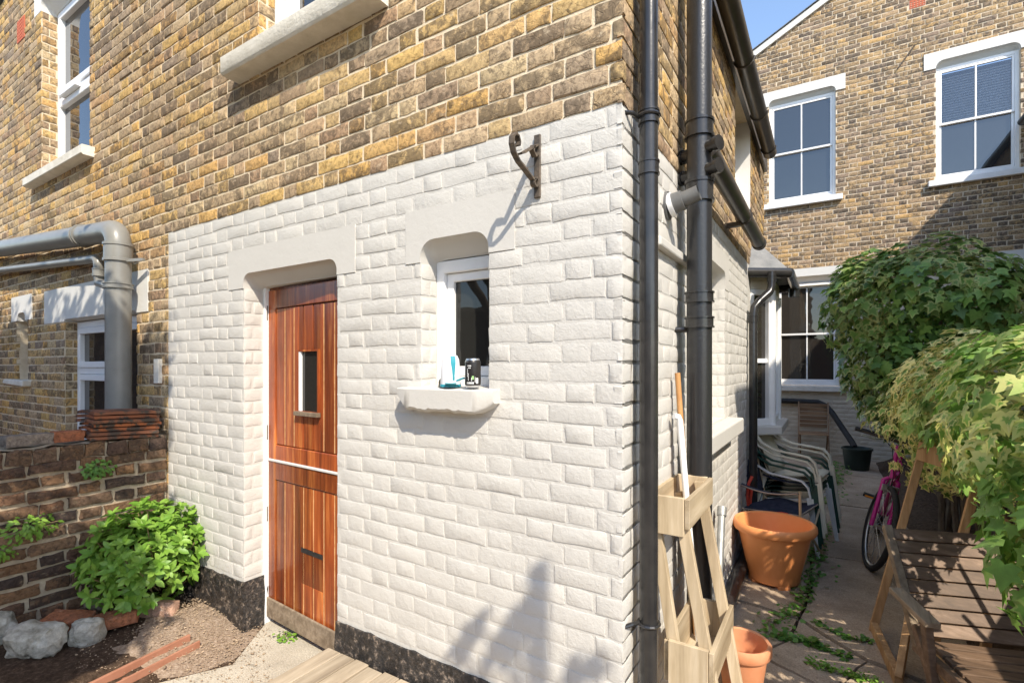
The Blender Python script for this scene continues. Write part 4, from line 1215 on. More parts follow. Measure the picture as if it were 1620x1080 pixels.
MB().bar(a+s_*.045-Vector((0, 0, .022)), b+s_*.045-Vector((0, 0, .022)), .075, .012).build('flange', M['plastic_brown'], ed, bevel=.003)
MB().bar(a+s_*.085-Vector((0, 0, .008)), b+s_*.085-Vector((0, 0, .008)), .012, .04).build('lip', M['plastic_brown'], ed, bevel=.003)

def scatter_stuff(name, mat, pts, smin, smax, label, flat=.6, cat='gravel', seed=1):
    rg = random.Random(seed); V, Fc, rn = [], [], []
    base = [(1,0,0),(-1,0,0),(0,1,0),(0,-1,0),(0,0,1),(0,0,-1)]
    fs = [(0,2,4),(2,1,4),(1,3,4),(3,0,4),(2,0,5),(1,2,5),(3,1,5),(0,3,5)]
    for p in pts:
        s = rg.uniform(smin, smax)*(1 if rg.random() < .85 else 1.8); an = rg.uniform(0, 6.28)
        n = len(V)
        for q in base:
            x_, y_, z_ = q[0]*s*rg.uniform(.6, 1.3), q[1]*s*rg.uniform(.5, 1.1), q[2]*s*flat*rg.uniform(.6, 1.2)
            V.append((p[0]+x_*math.cos(an)-y_*math.sin(an), p[1]+x_*math.sin(an)+y_*math.cos(an), p[2]+z_))
        Fc += [[i+n for i in f] for f in fs]; rn += [rg.random()]*8
    me = bpy.data.meshes.new(name); me.from_pydata(V, [], Fc)
    at = me.attributes.new('rnd', 'FLOAT', 'FACE'); at.data.foreach_set('value', rn)
    me.materials.append(mat); o = bpy.data.objects.new(name, me); COL.objects.link(o)
    return tag(o, label, cat, kind='stuff')
rg = random.Random(8); L_ = []
while len(L_) < 3000:
    px, py = rg.uniform(120, 430), rg.uniform(935, 1085)
    p = onZ(px, py, .0)
    wgt = math.exp(-((px-325)/70)**2-((py-985)/55)**2) + .10
    if rg.random() > wgt or p.y > -.01 and p.x < -2.33: continue
    e_ = min(1, max(0, (-2.22-p.x+(p.y+.3)*-.28)/.35))
    L_.append((p.x, p.y, .004+.075*e_ + (.05*max(0, -2.85-p.x))+rg.uniform(0, .008)))
scatter_stuff('debris', M['litter'], L_, .0015, .0055, 'pale flakes and dry litter strewn over the soil by the plinth', cat='litter')
L_ = [(rg.uniform(.05, 1.5), rg.uniform(.4, 5), .006) for _ in range(350)]
scatter_stuff('grit', M['litter'], L_, .002, .006, 'loose grit scattered on the alley concrete', cat='grit', seed=4)

# ------------------------------------------------------------------ things on the small window sill
ST = 1.475
fresh = thing('air_freshener', (-.81, -.02, ST), 'white plastic dispenser with teal stripe on the small window sill', 'dispenser')
c = onY(713, 600, -.02); c.z = ST+.007
MB().lathe([(.001, 0), (.040, 0), (.043, .012), (.041, .07), (.036, .115), (.028, .132), (.012, .138), (.001, .139)], c, 24).build('body', M['white_gloss'], fresh, smooth=True, angle=60)
MB().lathe([(.034, -.0), (.0455, .001), (.0455, .010), (.044, .012)], c, 24).build('base_ring', M['teal'], fresh, smooth=True)
tdir = (CAM-c); tdir.z = 0; tdir.normalize(); sd = Vector((-tdir.y, tdir.x, 0))
def on_body(t, h, r): 
    v = (tdir*math.cos(t)+sd*math.sin(t)); return c + v*r + Vector((0, 0, h))
st = MB()
rr = [(.03, .0445), (.05, .044), (.075, .0425), (.10, .0395), (.118, .0365), (.131, .030)]
for i, (h, r) in enumerate(rr):
    wd = [.10, .10, .16, .26, .30, .34][i]
    st.v += [on_body(.28-wd, h, r+.001), on_body(.28+wd, h, r+.001)]
for i in range(len(rr)-1):
    st.f.append([2*i, 2*i+1, 2*i+3, 2*i+2])
st.build('stripe', M['teal'], fresh, smooth=True)
sp_ = thing('teal_spoon', tuple(c), 'teal plastic scoop lying in front of the white dispenser', 'scoop')
MB().lathe([(.001, 0), (.02, .001), (.026, .006), (.024, .008), (.001, .005)], onY(713, 607, -.065)+Vector((0, 0, -.004)), 18).build('bowl', M['teal'], sp_, smooth=True)
q = onY(722, 600, -.05)
MB().tube([q+Vector((0, 0, -.006)), q+Vector((.03, .01, .006)), q+Vector((.06, .02, .002))], .004, 8).build('handle', M['teal'], sp_, smooth=True)
can = thing('drink_can', (-.65, -.03, ST), 'dented black drink can with white lettering on the small window sill', 'can')
cc = onY(748, 610, -.045); cc.z = ST+.008
cm = MB(); prof = [(.001, .0), (.024, .0), (.0262, .004), (.031, .010), (.0325, .016), (.0325, .10), (.0315, .106), (.027, .114), (.0265, .117), (.0245, .117), (.0235, .112), (.001, .112)]
seg = 32
for r, z in prof:
    for k in range(seg):
        a_ = 2*math.pi*k/seg
        dn = 1-.10*max(0, math.cos(a_-2.6))**4*math.exp(-((z-.07)/.02)**2)-.12*max(0, math.cos(a_+2.2))**6*math.exp(-((z-.088)/.014)**2)
        cm.v.append(cc+Vector((r*dn*math.cos(a_), r*dn*math.sin(a_), z)))
for i in range(len(prof)-1):
    for k in range(seg):
        cm.f.append([i*seg+k, i*seg+(k+1) % seg, (i+1)*seg+(k+1) % seg, (i+1)*seg+k])
cm.build('body', M['can_black'], can, smooth=True, angle=50)
MB().lathe([(.0315, .103), (.0318, .1035), (.0274, .1145), (.0272, .1175), (.024, .1178), (.0238, .1128), (.001, .1126)], cc, 32).build('top', M['chrome'], can, smooth=True, angle=60)
MB().lathe([(.0262, .002), (.0266, .003), (.0314, .0100), (.031, .0098)], cc, 32).build('bottom_rim', M['chrome'], can, smooth=True)
ct = (CAM-cc); ct.z = 0; ct.normalize(); cs = Vector((-ct.y, ct.x, 0))
def can_patch(a0, a1, z0, z1, mat, nm='print'):
    mb = MB(); n = 4
    for k in range(n+1):
        a_ = a0+(a1-a0)*k/n; v = ct*math.cos(a_)+cs*math.sin(a_)
        mb.v += [cc+v*.0328+Vector((0, 0, z0)), cc+v*.0328+Vector((0, 0, z1))]
    for k in range(n): mb.f.append([2*k, 2*k+1, 2*k+3, 2*k+2])
    mb.build(nm, mat, can)
rg = random.Random(12)
for a_, z0, z1 in ((-.75, .045, .078), (-.62, .03, .06), (-.2, .028, .042), (.25, .022, .044)):
    for k in range(5):
        can_patch(a_, a_+.09, z0+(z1-z0)*k/5, z0+(z1-z0)*(k+.72)/5, M['can_print'])
for k in range(6): can_patch(-.8+.16*k, -.8+.16*k+.11, .016, .024, M['can_print'])
for k in range(4): can_patch(-.7+.13*k, -.7+.13*k+.10, .086, .0905, M['can_print']); 
for k in range(3): can_patch(-.62+.13*k, -.62+.13*k+.09, .078, .082, M['can_print'])
can_patch(-.12, .12, .034, .048, M['can_green'], 'green_print'); can_patch(.42, .7, .018, .04, M['can_print'], 'bar_code_panel')
p = onY(699, 600, -.01); p.z = ST+.02
tag(rough_solid('pebble', M['rock_brown'], None, (.025, .025, .045), p, 8, amp=.15), 'small brown pebble left of the white dispenser on the sill', 'pebble')

# ------------------------------------------------------------------ timber planter rack leaning beside the pipes
rk = thing('planter_rack', (.2, .47, 0), 'raw softwood two tier planter rack leaning beside the soil pipe', 'planter rack')
yn, yf = .285, .655
def lx(z): return .285 - .165*(z/1.07)**1.0        # front leg line
for y in (yn, yf):
    ft = 'near' if y == yn else 'far'
    MB().bar((lx(0)+.03, y, 0), (lx(1.06)+.0, y, 1.06), .030, .042, up=(1, 0, .15)).build('leg', M['wood_pale'], rk, bevel=.002)
    MB().bar((lx(0)-.10, y+.0, 0), (lx(1.0)-.105, y, 1.0), .030, .042, up=(1, 0, .15)).build('leg', M['wood_pale'], rk, bevel=.002)
for (z0, z1, ext) in ((.93, 1.075, 0), (.36, .53, 0)):
    xf = lx((z0+z1)/2); xb = max(.008, xf-.135)
    MB().prism([(yn-.03, z0+.02), (yf+.05, z0+.02), (yf+.05, z1), (yn-.03, z1)], [], 0, .018).build('x', M['wood_palex'], rk) if False else None
    MB().bar((xf+.03, yn-.03, (z0+z1)/2+.012), (xf+.03, yf+.05, (z0+z1)/2+.012), .018, (z1-z0)*.78, up=(0, 0, 1)).build('front_board', M['wood_palex'], rk, bevel=.002)
    MB().bar((xb, yn-.02, (z0+z1)/2), (xb, yf+.04, (z0+z1)/2), .018, (z1-z0)*.9).build('back_board', M['wood_palex'], rk, bevel=.002)
    for y in (yn-.026, yf+.03):
        MB().box((xb+.010, y-.009, z0), (xf+.019, y+.009, z1)).build('end_board', M['wood_pale'], rk, bevel=.002)
    MB().box((xb+.01, yn-.015, z0+.003), (xf+.019, yf+.018, z0+.018)).build('base_board', M['wood_palex'], rk)

# ------------------------------------------------------------------ pots
def pot(name, lab, c, prof, mat, feet=False):
    t = thing(name, c, lab, 'pot', 'plant pots in the alley')
    MB().lathe(prof, c, 48).build('body', mat, t, smooth=True, angle=45)
    if feet:
        for k in range(4):
            a_ = .5+k*math.pi/2
            MB(Matrix.Translation(Vector(c)) @ Matrix.Rotation(a_, 4, 'Z')).box((.105, -.04, 0), (.168, .04, .025)).build('foot', mat, t, bevel=.005)
    return t
pot('plant_pot', 'large empty orange plastic plant pot beside the camping chair', (.27, 2.46, 0),
    [(.001, .03), (.165, .022), (.170, .03), (.172, .075), (.176, .082), (.235, .34), (.240, .352), (.243, .372), (.270, .378), (.278, .395), (.276, .425), (.262, .438), (.245, .432), (.236, .40), (.228, .36), (.165, .07), (.001, .065)], M['terracotta'], True)
pot('plant_pot', 'smaller weathered terracotta pot beside the planter rack', (.25, 1.0, 0),
    [(.001, .004), (.085, .0), (.088, .004), (.112, .175), (.126, .178), (.132, .19), (.132, .225), (.124, .235), (.112, .23), (.108, .19), (.085, .03), (.001, .03)], M['terracotta2'])

# ------------------------------------------------------------------ sticks and pipes leaning on the alley wall
bs = thing('broom_handle', (.1, .6, 0), 'orange wooden broom handle leaning on the alley wall', 'broom handle')
t0 = onX(1062, 590, .03); b0 = Vector((.16, .52, .6)); t0 = Vector((.035, .62, 1.54))
MB().tube([Vector((.13, .66, 0.02)), t0], .0125, 12).build('handle', M['wood_stick'], bs, smooth=True)
wpole = thing('white_pole', (.1, .6, 0), 'white plastic pole with rounded top leaning beside the broom handle', 'pole')
MB().tube([Vector((.16, .60, 0.02)), Vector((.05, .60, 1.33)), Vector((.045, .595, 1.345)), Vector((.03, .58, 1.35))], .014, 12).build('shaft', M['white_gloss'], wpole, smooth=True)
gs = thing('metal_pipe', (.05, 1.45, 0), 'short galvanised pipe leaning on the alley wall beyond the rack', 'pipe')
tp_, bt_ = Vector((.055, 1.62, .70)), Vector((.10, 1.15, .02))
MB().tube([bt_, tp_], .021, 14).build('shaft', M['galv'], gs, smooth=True)
MB().tube([tp_-(tp_-bt_).normalized()*.05, tp_+(tp_-bt_).normalized()*.005], .027, 14).build('socket', M['galv'], gs, smooth=True)
gd = thing('ground_pipe', (.06, 1.7, 0), 'black drain pipe lying along the foot of the alley wall', 'pipe')
MB().tube([(.07, 1.05, .045), (.065, 1.9, .06), (.05, 2.9, .09)], .042, 16).build('shaft', M['pipe_iron'], gd, smooth=True)
collar(gd, (.068, 1.45, .052), .048, .07, M['pipe_iron'], (0, 1, 0))

# ------------------------------------------------------------------ stacked plastic chairs
def plastic_chair(lab, base, mat, rz):
    t = thing('plastic_chair', base, lab, 'chair', 'stacked plastic garden chairs')
    Mx = Matrix.Translation(base) @ Matrix.Rotation(rz, 4, 'Z')     # local +x = front
    mb = MB(Mx); n = 9
    for i in range(n+1):
        x_ = -.20+.42*i/n
        for j in range(9):
            y_ = -.215+.43*j/8
            z_ = .41 + .03*(x_/.2) - .018*math.cos(y_/.215*1.5) + (.0 if i < n else -.02)
            mb.v.append(Vector((x_, y_*(.9+.1*i/n), z_)))
    for i in range(n):
        for j in range(8):
            a_ = i*9+j; mb.f.append([a_, a_+1, a_+10, a_+9])
    so = mb.build('seat', mat, t, smooth=True, angle=180, fix=False)
    so.modifiers.new('th', 'SOLIDIFY').thickness = .006
    mb = MB(Mx)
    for i in range(10):
        f_ = i/9; z_ = .42+.43*f_; x0_ = -.20-.15*f_
        hw = .215*(1-.28*f_**2.5)
        for j in range(11):
            y_ = -hw+2*hw*j/10
            mb.v.append(Vector((x0_ + .06*(y_/.215)**2, y_, z_ + (-.04*(y_/.215)**2 if i > 6 else 0))))
    for i in range(9):
        for j in range(10):
            if 1 < i < 8 and j in (2, 5, 7) and False: continue
            a_ = i*11+j; mb.f.append([a_, a_+1, a_+12, a_+11])
    bo = mb.build('backrest', mat, t, smooth=True, angle=180, fix=False)
    bo.modifiers.new('th', 'SOLIDIFY').thickness = .006
    for sg in (-1, 1):
        arm = [(-.33, sg*.15, .84), (-.29, sg*.205, .77), (-.22, sg*.245, .685), (-.10, sg*.265, .63), (.06, sg*.272, .615), (.16, sg*.27, .60), (.205, sg*.265, .555), (.225, sg*.262, .46)]
        am = MB(Mx)
        for k, p in enumerate(arm):
            p = Vector(p); q = Vector(arm[min(k+1, len(arm)-1)])-Vector(arm[max(k-1, 0)]); q.normalize()
            s1 = Vector((0, sg, 0)); s1 = (s1 - q*s1.dot(q)).normalized(); u1 = q.cross(s1)
            for dx, du in ((-.022, 0), (-.012, .006), (.012, .006), (.024, 0), (.022, -.012), (-.02, -.008)):
                am.v.append(p + s1*dx + u1*du*(-sg))
        for k in range(len(arm)-1):
            for e in range(6):
                a_ = k*6+e; b_ = k*6+(e+1) % 6
                am.f.append([a_, b_, b_+6, a_+6])
        am.build('armrest', mat, t, smooth=True)
        for (tx, bx_, nm) in ((.22, .285, 'f'), (-.19, -.30, 'r')):
            lm = MB(Mx); tp = Vector((tx, sg*.255 if nm == 'f' else sg*.20, .47 if nm == 'f' else .43)); bt = Vector((bx_, sg*.285 if nm == 'f' else sg*.25, 0))
            for p, w1, w2 in ((tp, .055, .03), (tp.lerp(bt, .5), .042, .026), (bt, .03, .024)):
                lm.v += [p+Vector((-w1/2, -w2/2, 0)), p+Vector((w1/2, -w2/2, 0)), p+Vector((w1/2, w2/2, 0)), p+Vector((-w1/2, w2/2, 0))]
            for k in range(2):
                for e in range(4):
                    a_ = k*4+e; b_ = k*4+(e+1) % 4
                    lm.f.append([a_, b_, b_+4, a_+4])
            lm.f += [[3, 2, 1, 0], [8, 9, 10, 11]]
            lm.build('leg', mat, t, bevel=.004)
    return t
cb_ = Vector((.33, 3.50, 0)); rzc = R(-14)
for k, (mt, lab) in enumerate((('plastic_white', 'white plastic garden chair at the bottom of the stack'), ('plastic_green', 'lower dark green plastic garden chair in the stack'), ('plastic_green', 'upper dark green plastic garden chair in the stack'),
        ('plastic_cream', 'cream plastic garden chair second from the top of the stack'), ('plastic_cream', 'cream plastic garden chair on top of the stack'))):
    plastic_chair(lab, cb_+Vector((.008*k, 0, [0, .075, .115, .165, .205][k])), M[mt], rzc+R(k*.8))

# ------------------------------------------------------------------ navy camping chair
cp = thing('camping_chair', (.25, 2.95, 0), 'navy canvas folding camping chair with tan tube frame behind the big pot', 'chair')
MC = Matrix.Translation((.27, 3.02, 0)) @ Matrix.Rotation(R(-14), 4, 'Z')      # local +x = front
def sheet(nm, f, nu=14, nv=10, mat=None):
    mb = MB(MC)
    for i in range(nu+1):
        for j in range(nv+1):
            mb.v.append(Vector(f(i/nu, j/nv)))
    for i in range(nu):
        for j in range(nv):
            a_ = i*(nv+1)+j; mb.f.append([a_, a_+1, a_+nv+2, a_+nv+1])
    o = mb.build(nm, mat or M['navy'], cp, smooth=True, angle=180, fix=False); o.modifiers.new('th', 'SOLIDIFY').thickness = .005; return o
sheet('seat', lambda u, v: (-.20+.42*u, -.25+.5*v, .40+.03*u - .085*math.sin(math.pi*u)**.8*math.sin(math.pi*v) + .012*math.sin(9*u+5*v)))
sheet('backrest', lambda u, v: (-.215-.06*u-.05*math.sin(math.pi*v), -.25+.5*v, .46+.28*u+.012*math.sin(7*v+u)))
for sg in (-1, 1):
    sheet('arm_strap', lambda u, v, sg=sg: (-.22+.44*u, sg*(.255+.035*(v-.5)*2), .605-.035*math.sin(math.pi*u)+.0*v), 12, 4)
    hm = MB(MC).tube([(-.22+.44*k/12, sg*.292, .608-.035*math.sin(math.pi*k/12)) for k in range(13)], .005, 6).build('hem', M['navy_trim'], cp)
MB(MC).tube([(-.20+.42*k/12, -.25, .403+.03*k/12) for k in range(13)], .006, 6).build('hem', M['navy_trim'], cp)
MB(MC).tube([(.22, -.25+.5*k/10, .43-.0*math.sin(math.pi*k/10)) for k in range(11)], .006, 6).build('hem', M['navy_trim'], cp)
for sg in (-1, 1):
    MB(MC).tube([(-.26, sg*.26, .01), (-.215, sg*.26, .45), (-.275, sg*.255, .76)], .010, 10).build('post', M['tan_tube'], cp, smooth=True)
    MB(MC).tube([(.235, sg*.26, .01), (.225, sg*.26, .62)], .010, 10).build('post', M['tan_tube'], cp, smooth=True)
    MB(MC).tube([(.24, sg*.25, .02), (-.21, sg*.25, .41)], .009, 10).build('cross_tube', M['tan_tube'], cp, smooth=True)
    MB(MC).tube([(-.26, sg*.25, .02), (.22, sg*.25, .42)], .009, 10).build('cross_tube', M['tan_tube'], cp, smooth=True)
    MB(MC).tube([(.235, sg*.25, .02), (.23, -sg*.25, .42)], .009, 10).build('cross_tube', M['tan_tube'], cp, smooth=True)
stp = thing('red_strap', (.05, 3.0, .5), 'red carrying strap hanging at the back of the camping chair', 'strap')
MB().tube([(.075, 2.90, .66), (.05, 2.88, .60), (.04, 2.88, .50), (.045, 2.885, .42), (.06, 2.89, .44), (.07, 2.90, .55)], .012, 8).build('loop', M['red_strap'], stp, smooth=True)
stp2 = thing('red_strap', (.33, 2.78, .4), 'red clip strap on the front edge of the camping chair seat', 'strap')
MB().tube([(.24, 2.76, .415), (.30, 2.74, .43), (.37, 2.75, .425), (.33, 2.755, .40), (.27, 2.76, .385)], .010, 8).build('loop', M['red_strap'], stp2, smooth=True)

# ------------------------------------------------------------------ folding chair by the far house, bucket, black pipe
fc = thing('folding_chair', (.32, 7.9, 0), 'brown wooden folding chair standing below the far ground floor window', 'chair')
MFc = Matrix.Translation((.40, 8.1, 0)) @ Matrix.Rotation(R(-88), 4, 'Z')      # local +x = front
for i in range(6):
    z = .56+.068*i; MB(MFc).bar((-.20-.06*i/5, -.20, z), (-.20-.06*i/5, .20, z), .014, .058).build('back_slat', M['wood_chair'], fc, bevel=.002)
for sg in (-1, 1):
    MB(MFc).bar((.22, sg*.215, 0), (-.28, sg*.215, .95), .022, .04, up=(1, 0, .4)).build('leg', M['wood_chair'], fc, bevel=.002)
    MB(MFc).bar((-.26, sg*.19, 0), (.20, sg*.19, .45), .022, .04, up=(1, 0, -.5)).build('leg', M['wood_chair'], fc, bevel=.002)
for i in range(6):
    x_ = -.17+.075*i; MB(MFc).bar((x_, -.21, .455), (x_, .21, .455), .06, .016, up=(0, 0, 1)).build('seat_slat', M['wood_chair'], fc, bevel=.002)
MB(MFc).bar((-.1, -.19, .17), (-.1, .19, .17), .02, .035).build('stretcher', M['wood_chair'], fc)
bk = thing('bucket', (1.0, 7.6, 0), 'dark green bucket standing at the end of the alley', 'bucket')
MB().lathe([(.001, .004), (.15, 0), (.155, .01), (.19, .30), (.205, .302), (.205, .325), (.19, .33), (.18, .31), (.15, .02), (.001, .02)], (.98, 7.62, 0), 32).build('body', M['bucket'], bk, smooth=True, angle=45)
bp = thing('waste_pipe', (.6, 8.6, .8), 'black waste pipe slanting down the far cream wall behind the folding chair', 'drainpipe')
MB().tube([(-.3, 8.63, .95), (.46, 8.63, .94), (.58, 8.62, .88), (.66, 8.55, .78), (.93, 7.95, .36), (.96, 7.8, .30)], .045, 16).build('pipe', M['rubber'], bp, smooth=True)

# ------------------------------------------------------------------ bicycle leaning into the ivy
bi = thing('bicycle', (.86, 3.5, 0), 'magenta bicycle with black tyres leaning into the ivy', 'bicycle')
LEAN = R(14)
MBk = Matrix.Translation((.86, 3.32, 0)) @ Matrix.Rotation(R(-86), 4, 'Z') @ Matrix.Rotation(LEAN*-1, 4, 'X')
MBk = Matrix.Translation((.90, 3.43, 0)) @ Matrix.Rotation(R(-97), 4, 'Z') @ Matrix.Rotation(-LEAN, 4, 'X')
RW = .335
def ring(c, Mx, r, tr, name, mat, par, seg=48):
    mb = MB(Mx); n2 = 10
    for i in range(seg):
        a_ = 2*math.pi*i/seg
        for j in range(n2):
            b_ = 2*math.pi*j/n2
            mb.v.append(Vector(c)+Vector(((r+tr*math.cos(b_))*math.cos(a_), tr*math.sin(b_), (r+tr*math.cos(b_))*math.sin(a_))))
    for i in range(seg):
        for j in range(n2):
            mb.f.append([i*n2+j, ((i+1) % seg)*n2+j, ((i+1) % seg)*n2+(j+1) % n2, i*n2+(j+1) % n2])
    return mb.build(name, mat, par, smooth=True, angle=180)
def wheel(c, Mx):
    w = ring(c, Mx, RW-.02, .021, 'wheel', M['rubber'], bi)
    ring(c, Mx, RW-.043, .010, 'rim', M['chrome'], w)
    c = Vector(c)
    MB(Mx).tube([c+Vector((0, -.045, 0)), c+Vector((0, .045, 0))], .016, 10).build('hub', M['chrome'], w, smooth=True)
    sp = MB(Mx)
    for k in range(20):
        a_ = 2*math.pi*k/20; s = .028 if k % 2 else -.028
        sp.tube([c+Vector((.015*math.cos(a_+1), s, .015*math.sin(a_+1))), c+Vector(((RW-.05)*math.cos(a_), 0, (RW-.05)*math.sin(a_)))], .0016, 4, cap=False)
    so = sp.build('spokes', M['chrome'], w)
    return w
# front assembly turned slightly at the steering axis
FX = .30
MFt = MBk @ Matrix.Translation((FX, 0, 0)) @ Matrix.Rotation(R(15), 4, 'Z') @ Matrix.Translation((-FX, 0, 0))
wheel((FX, 0, RW), MFt); wheel((-.76, 0, RW), MBk)
crown = Vector((FX-.075, 0, RW*2+.045))
for s in (-1, 1):
    MB(MFt).tube([(FX, s*.055, RW), (FX-.03, s*.052, RW+.18), crown+Vector((0, s*.048, -.02)), crown+Vector((0, s*.02, .0))], .0155, 10).build('fork_blade', M['pink'], bi, smooth=True)
    MB(MFt).box((crown.x+.01, s*.035-.02, crown.z-.10), (crown.x+.04, s*.035+.02, crown.z-.05)).build('brake_block', M['chrome'], bi, bevel=.004)
MB(MFt).tube([crown, crown+Vector((-.065, 0, .16)), crown+Vector((-.09, 0, .25))], .018, 12).build('head_tube', M['pink'], bi, smooth=True)
hb = crown+Vector((-.065, 0, .29))
MB(MFt).tube([hb+Vector((0, -.30, .015)), hb+Vector((.01, -.12, .0)), hb+Vector((.01, .12, 0)), hb+Vector((0, .30, .015))], .0125, 10).build('handlebar', M['iron'], bi, smooth=True)
for s in (-1, 1):
    MB(MFt).tube([hb+Vector((0, s*.18, .011)), hb+Vector((-.005, s*.31, .016))], .018, 12).build('grip', M['rubber'], bi, smooth=True)
    MB(MFt).tube([hb+Vector((.03, s*.12, -.005)), hb+Vector((.055, s*.17, -.02)), hb+Vector((.05, s*.27, -.02))], .006, 8).build('brake_lever', M['chrome'], bi, smooth=True)
    MB(MFt).tube([hb+Vector((.03, s*.12, -.005)), hb+Vector((.12, s*.07, -.05)), crown+Vector((.06, s*.01, .03)), crown+Vector((.03, 0, -.06))], .003, 6).build('brake_cable', M['rubber'], bi)
bb = Vector((-.34, 0, .29)); sd = Vector((-.50, 0, .80)); ht = crown+Vector((-.05, 0, .12)); hl = crown+Vector((-.02, 0, .05))
for a_, b_, r in ((hl, bb, .019), (ht, sd+Vector((.05, 0, -.12)), .016), (bb, sd, .016)):
    MB(MBk).tube([a_, b_], r, 12).build('frame_tube', M['pink'], bi, smooth=True)
for s in (-1, 1):
    MB(MBk).tube([bb+Vector((0, s*.03, 0)), (-.76, s*.06, RW)], .009, 8).build('frame_tube', M['pink'], bi)
    MB(MBk).tube([sd+Vector((.03, s*.02, -.12)), (-.76, s*.06, RW)], .008, 8).build('frame_tube', M['pink'], bi)
    cr = bb+Vector((s*.12, s*.075, -s*.09))
    MB(MBk).bar(bb+Vector((0, s*.07, 0)), cr, .022, .014).build('crank', M['chrome'], bi, bevel=.003)
    pdl = MB(MBk).box((cr.x-.04, min(cr.y, cr.y+s*.10), cr.z-.012), (cr.x+.04, max(cr.y, cr.y+s*.10), cr.z+.012)).build('pedal', M['rubber'], bi, bevel=.003)
    MB(MBk).box((cr.x+.0405, min(cr.y+s*.015, cr.y+s*.085), cr.z-.008), (cr.x+.045, max(cr.y+s*.015, cr.y+s*.085), cr.z+.008)).build('pedal_reflector', M['orange_reflector'], pdl)
MB(MBk).lathe([(.001, -.004), (.09, -.004), (.095, 0), (.09, .004), (.001, .004)], (0, 0, 0), 24).build('chainring', M['iron'], bi) if False else None
sdl = MB(MBk); 
for i, (x_, w_) in enumerate(((.13, .015), (.08, .025), (.0, .04), (-.07, .08), (-.12, .085), (-.14, .06))):
    for y_, z_ in ((-1, -.02), (-.8, .02), (0, .03), (.8, .02), (1, -.02)): sdl.v.append(sd+Vector((x_, y_*w_, .05+z_)))
for i in range(5):
    for j in range(4): a_ = i*5+j; sdl.f.append([a_, a_+1, a_+6, a_+5])
so = sdl.build('saddle', M['rubber'], bi, smooth=True, angle=180); so.modifiers.new('th', 'SOLIDIFY').thickness = .02

# ------------------------------------------------------------------ pale wooden trestle frame behind the bench
tf = thing('wooden_trestle', (1.0, 2.0, 0), 'pale orange wooden trestle frame propped against the ivy behind the slatted bench', 'trestle')
def up_(x0, y0, x1, y1, z1, w=.04, d=.035, z0=0): MB().bar((x0, y0, z0), (x1, y1, z1), w, d, up=(0, 1, 0)).build('upright', M['wood_orange'], tf, bevel=.003)
up_(.83, 1.98, 1.085, 2.12, 1.10); up_(1.07, 1.80, 1.30, 1.98, .98)
pA, pB = Vector((1.055, 2.10, 1.075)), Vector((1.40, 1.86, 1.0))
MB().bar(pA, pB, .022, .11).build('top_board', M['wood_orange'], tf, bevel=.003)
MB().bar((.835, 2.0, .03), (.90, 1.42, .03), .035, .06).build('foot_rail', M['wood_orange'], tf, bevel=.003)
MB().bar((.90, 1.42, .035), (1.02, 1.86, .42), .032, .045, up=(0, 0, 1)).build('brace', M['wood_orange'], tf, bevel=.003)
MB().bar((1.07, 1.82, .03), (1.16, 1.30, .03), .035, .06).build('foot_rail', M['wood_orange'], tf, bevel=.003)
MB().bar((1.26, 1.72, 0), (1.36, 1.80, .80), .04, .035, up=(0, 1, 0)).build('upright', M['wood_orange'], tf, bevel=.003)

# ------------------------------------------------------------------ slatted folding bench
be = thing('slatted_bench', (1.3, 1.1, 0), 'dark brown slatted wooden folding bench with armrest under the ivy', 'bench')
ex = Vector((.947, .318, 0)).normalized(); ey = Vector((.318, -.947, 0)).normalized()      # along slats, facing
LB = 1.05
tl, bl = Vector((.853, 1.305, .80)), Vector((.93, 1.045, .425))
bd_ = (bl-tl)
nb = ex.cross(bd_.normalized())
for i in range(8):
    f_ = (i+.5)/8
    p = tl + bd_*f_ + ex*.012
    MB().bar(p, p+ex*(LB), .052, .016, up=nb).build('back_slat', M['wood_dark'], be, bevel=.002)
for s in (0, 1):
    off = ex*(LB+.03)*s - ex*.008
    MB().bar(tl-bd_*.02+off, bl+bd_*.10+off, .032, .036, up=nb).build('back_stile', M['wood_arm'], be, bevel=.003)
    seat_f = bl + ey*.44 + Vector((0, 0, -.0)) + off
    MB().bar(bl+off+Vector((0, 0, -.04)), seat_f+Vector((0, 0, -.02)), .03, .04).build('seat_rail', M['wood_dark'], be, bevel=.003)
    aB, aF = bl + bd_*-.42 + off + Vector((-.02, 0, .0)), Vector((0, 0, 0))
    aB = bl - bd_*.36 + off - ex*.035; aB.z = .575
    aF = aB + ey*.29; aF.z = .56
    MB().bar(aB, aF, .055, .024).build('armrest', M['wood_arm'], be, bevel=.004)
    MB().bar(aF-ey*.05+Vector((0, 0, -.012)), Vector((seat_f.x, seat_f.y, .0))-ey*.25, .028, .042, up=ey).build('leg', M['wood_dark'], be, bevel=.003)
    MB().bar(Vector((bl.x, bl.y, .47))+off, Vector((seat_f.x, seat_f.y, 0))-ey*.06, .028, .042, up=ey).build('leg', M['wood_dark'], be, bevel=.003)
    MB().bar(Vector((bl.x, bl.y, 0))-ey*.06+off, seat_f+Vector((0, 0, -.03))-ey*.1, .028, .042, up=ey).build('leg', M['wood_dark'], be, bevel=.003)
for i in range(7):
    p = bl + ey*(.05+.062*i) + Vector((0, 0, -.012)) + ex*.02
    MB().bar(p, p+ex*LB, .05, .018, up=(0, 0, 1)).build('seat_slat', M['wood_dark'], be, bevel=.002)
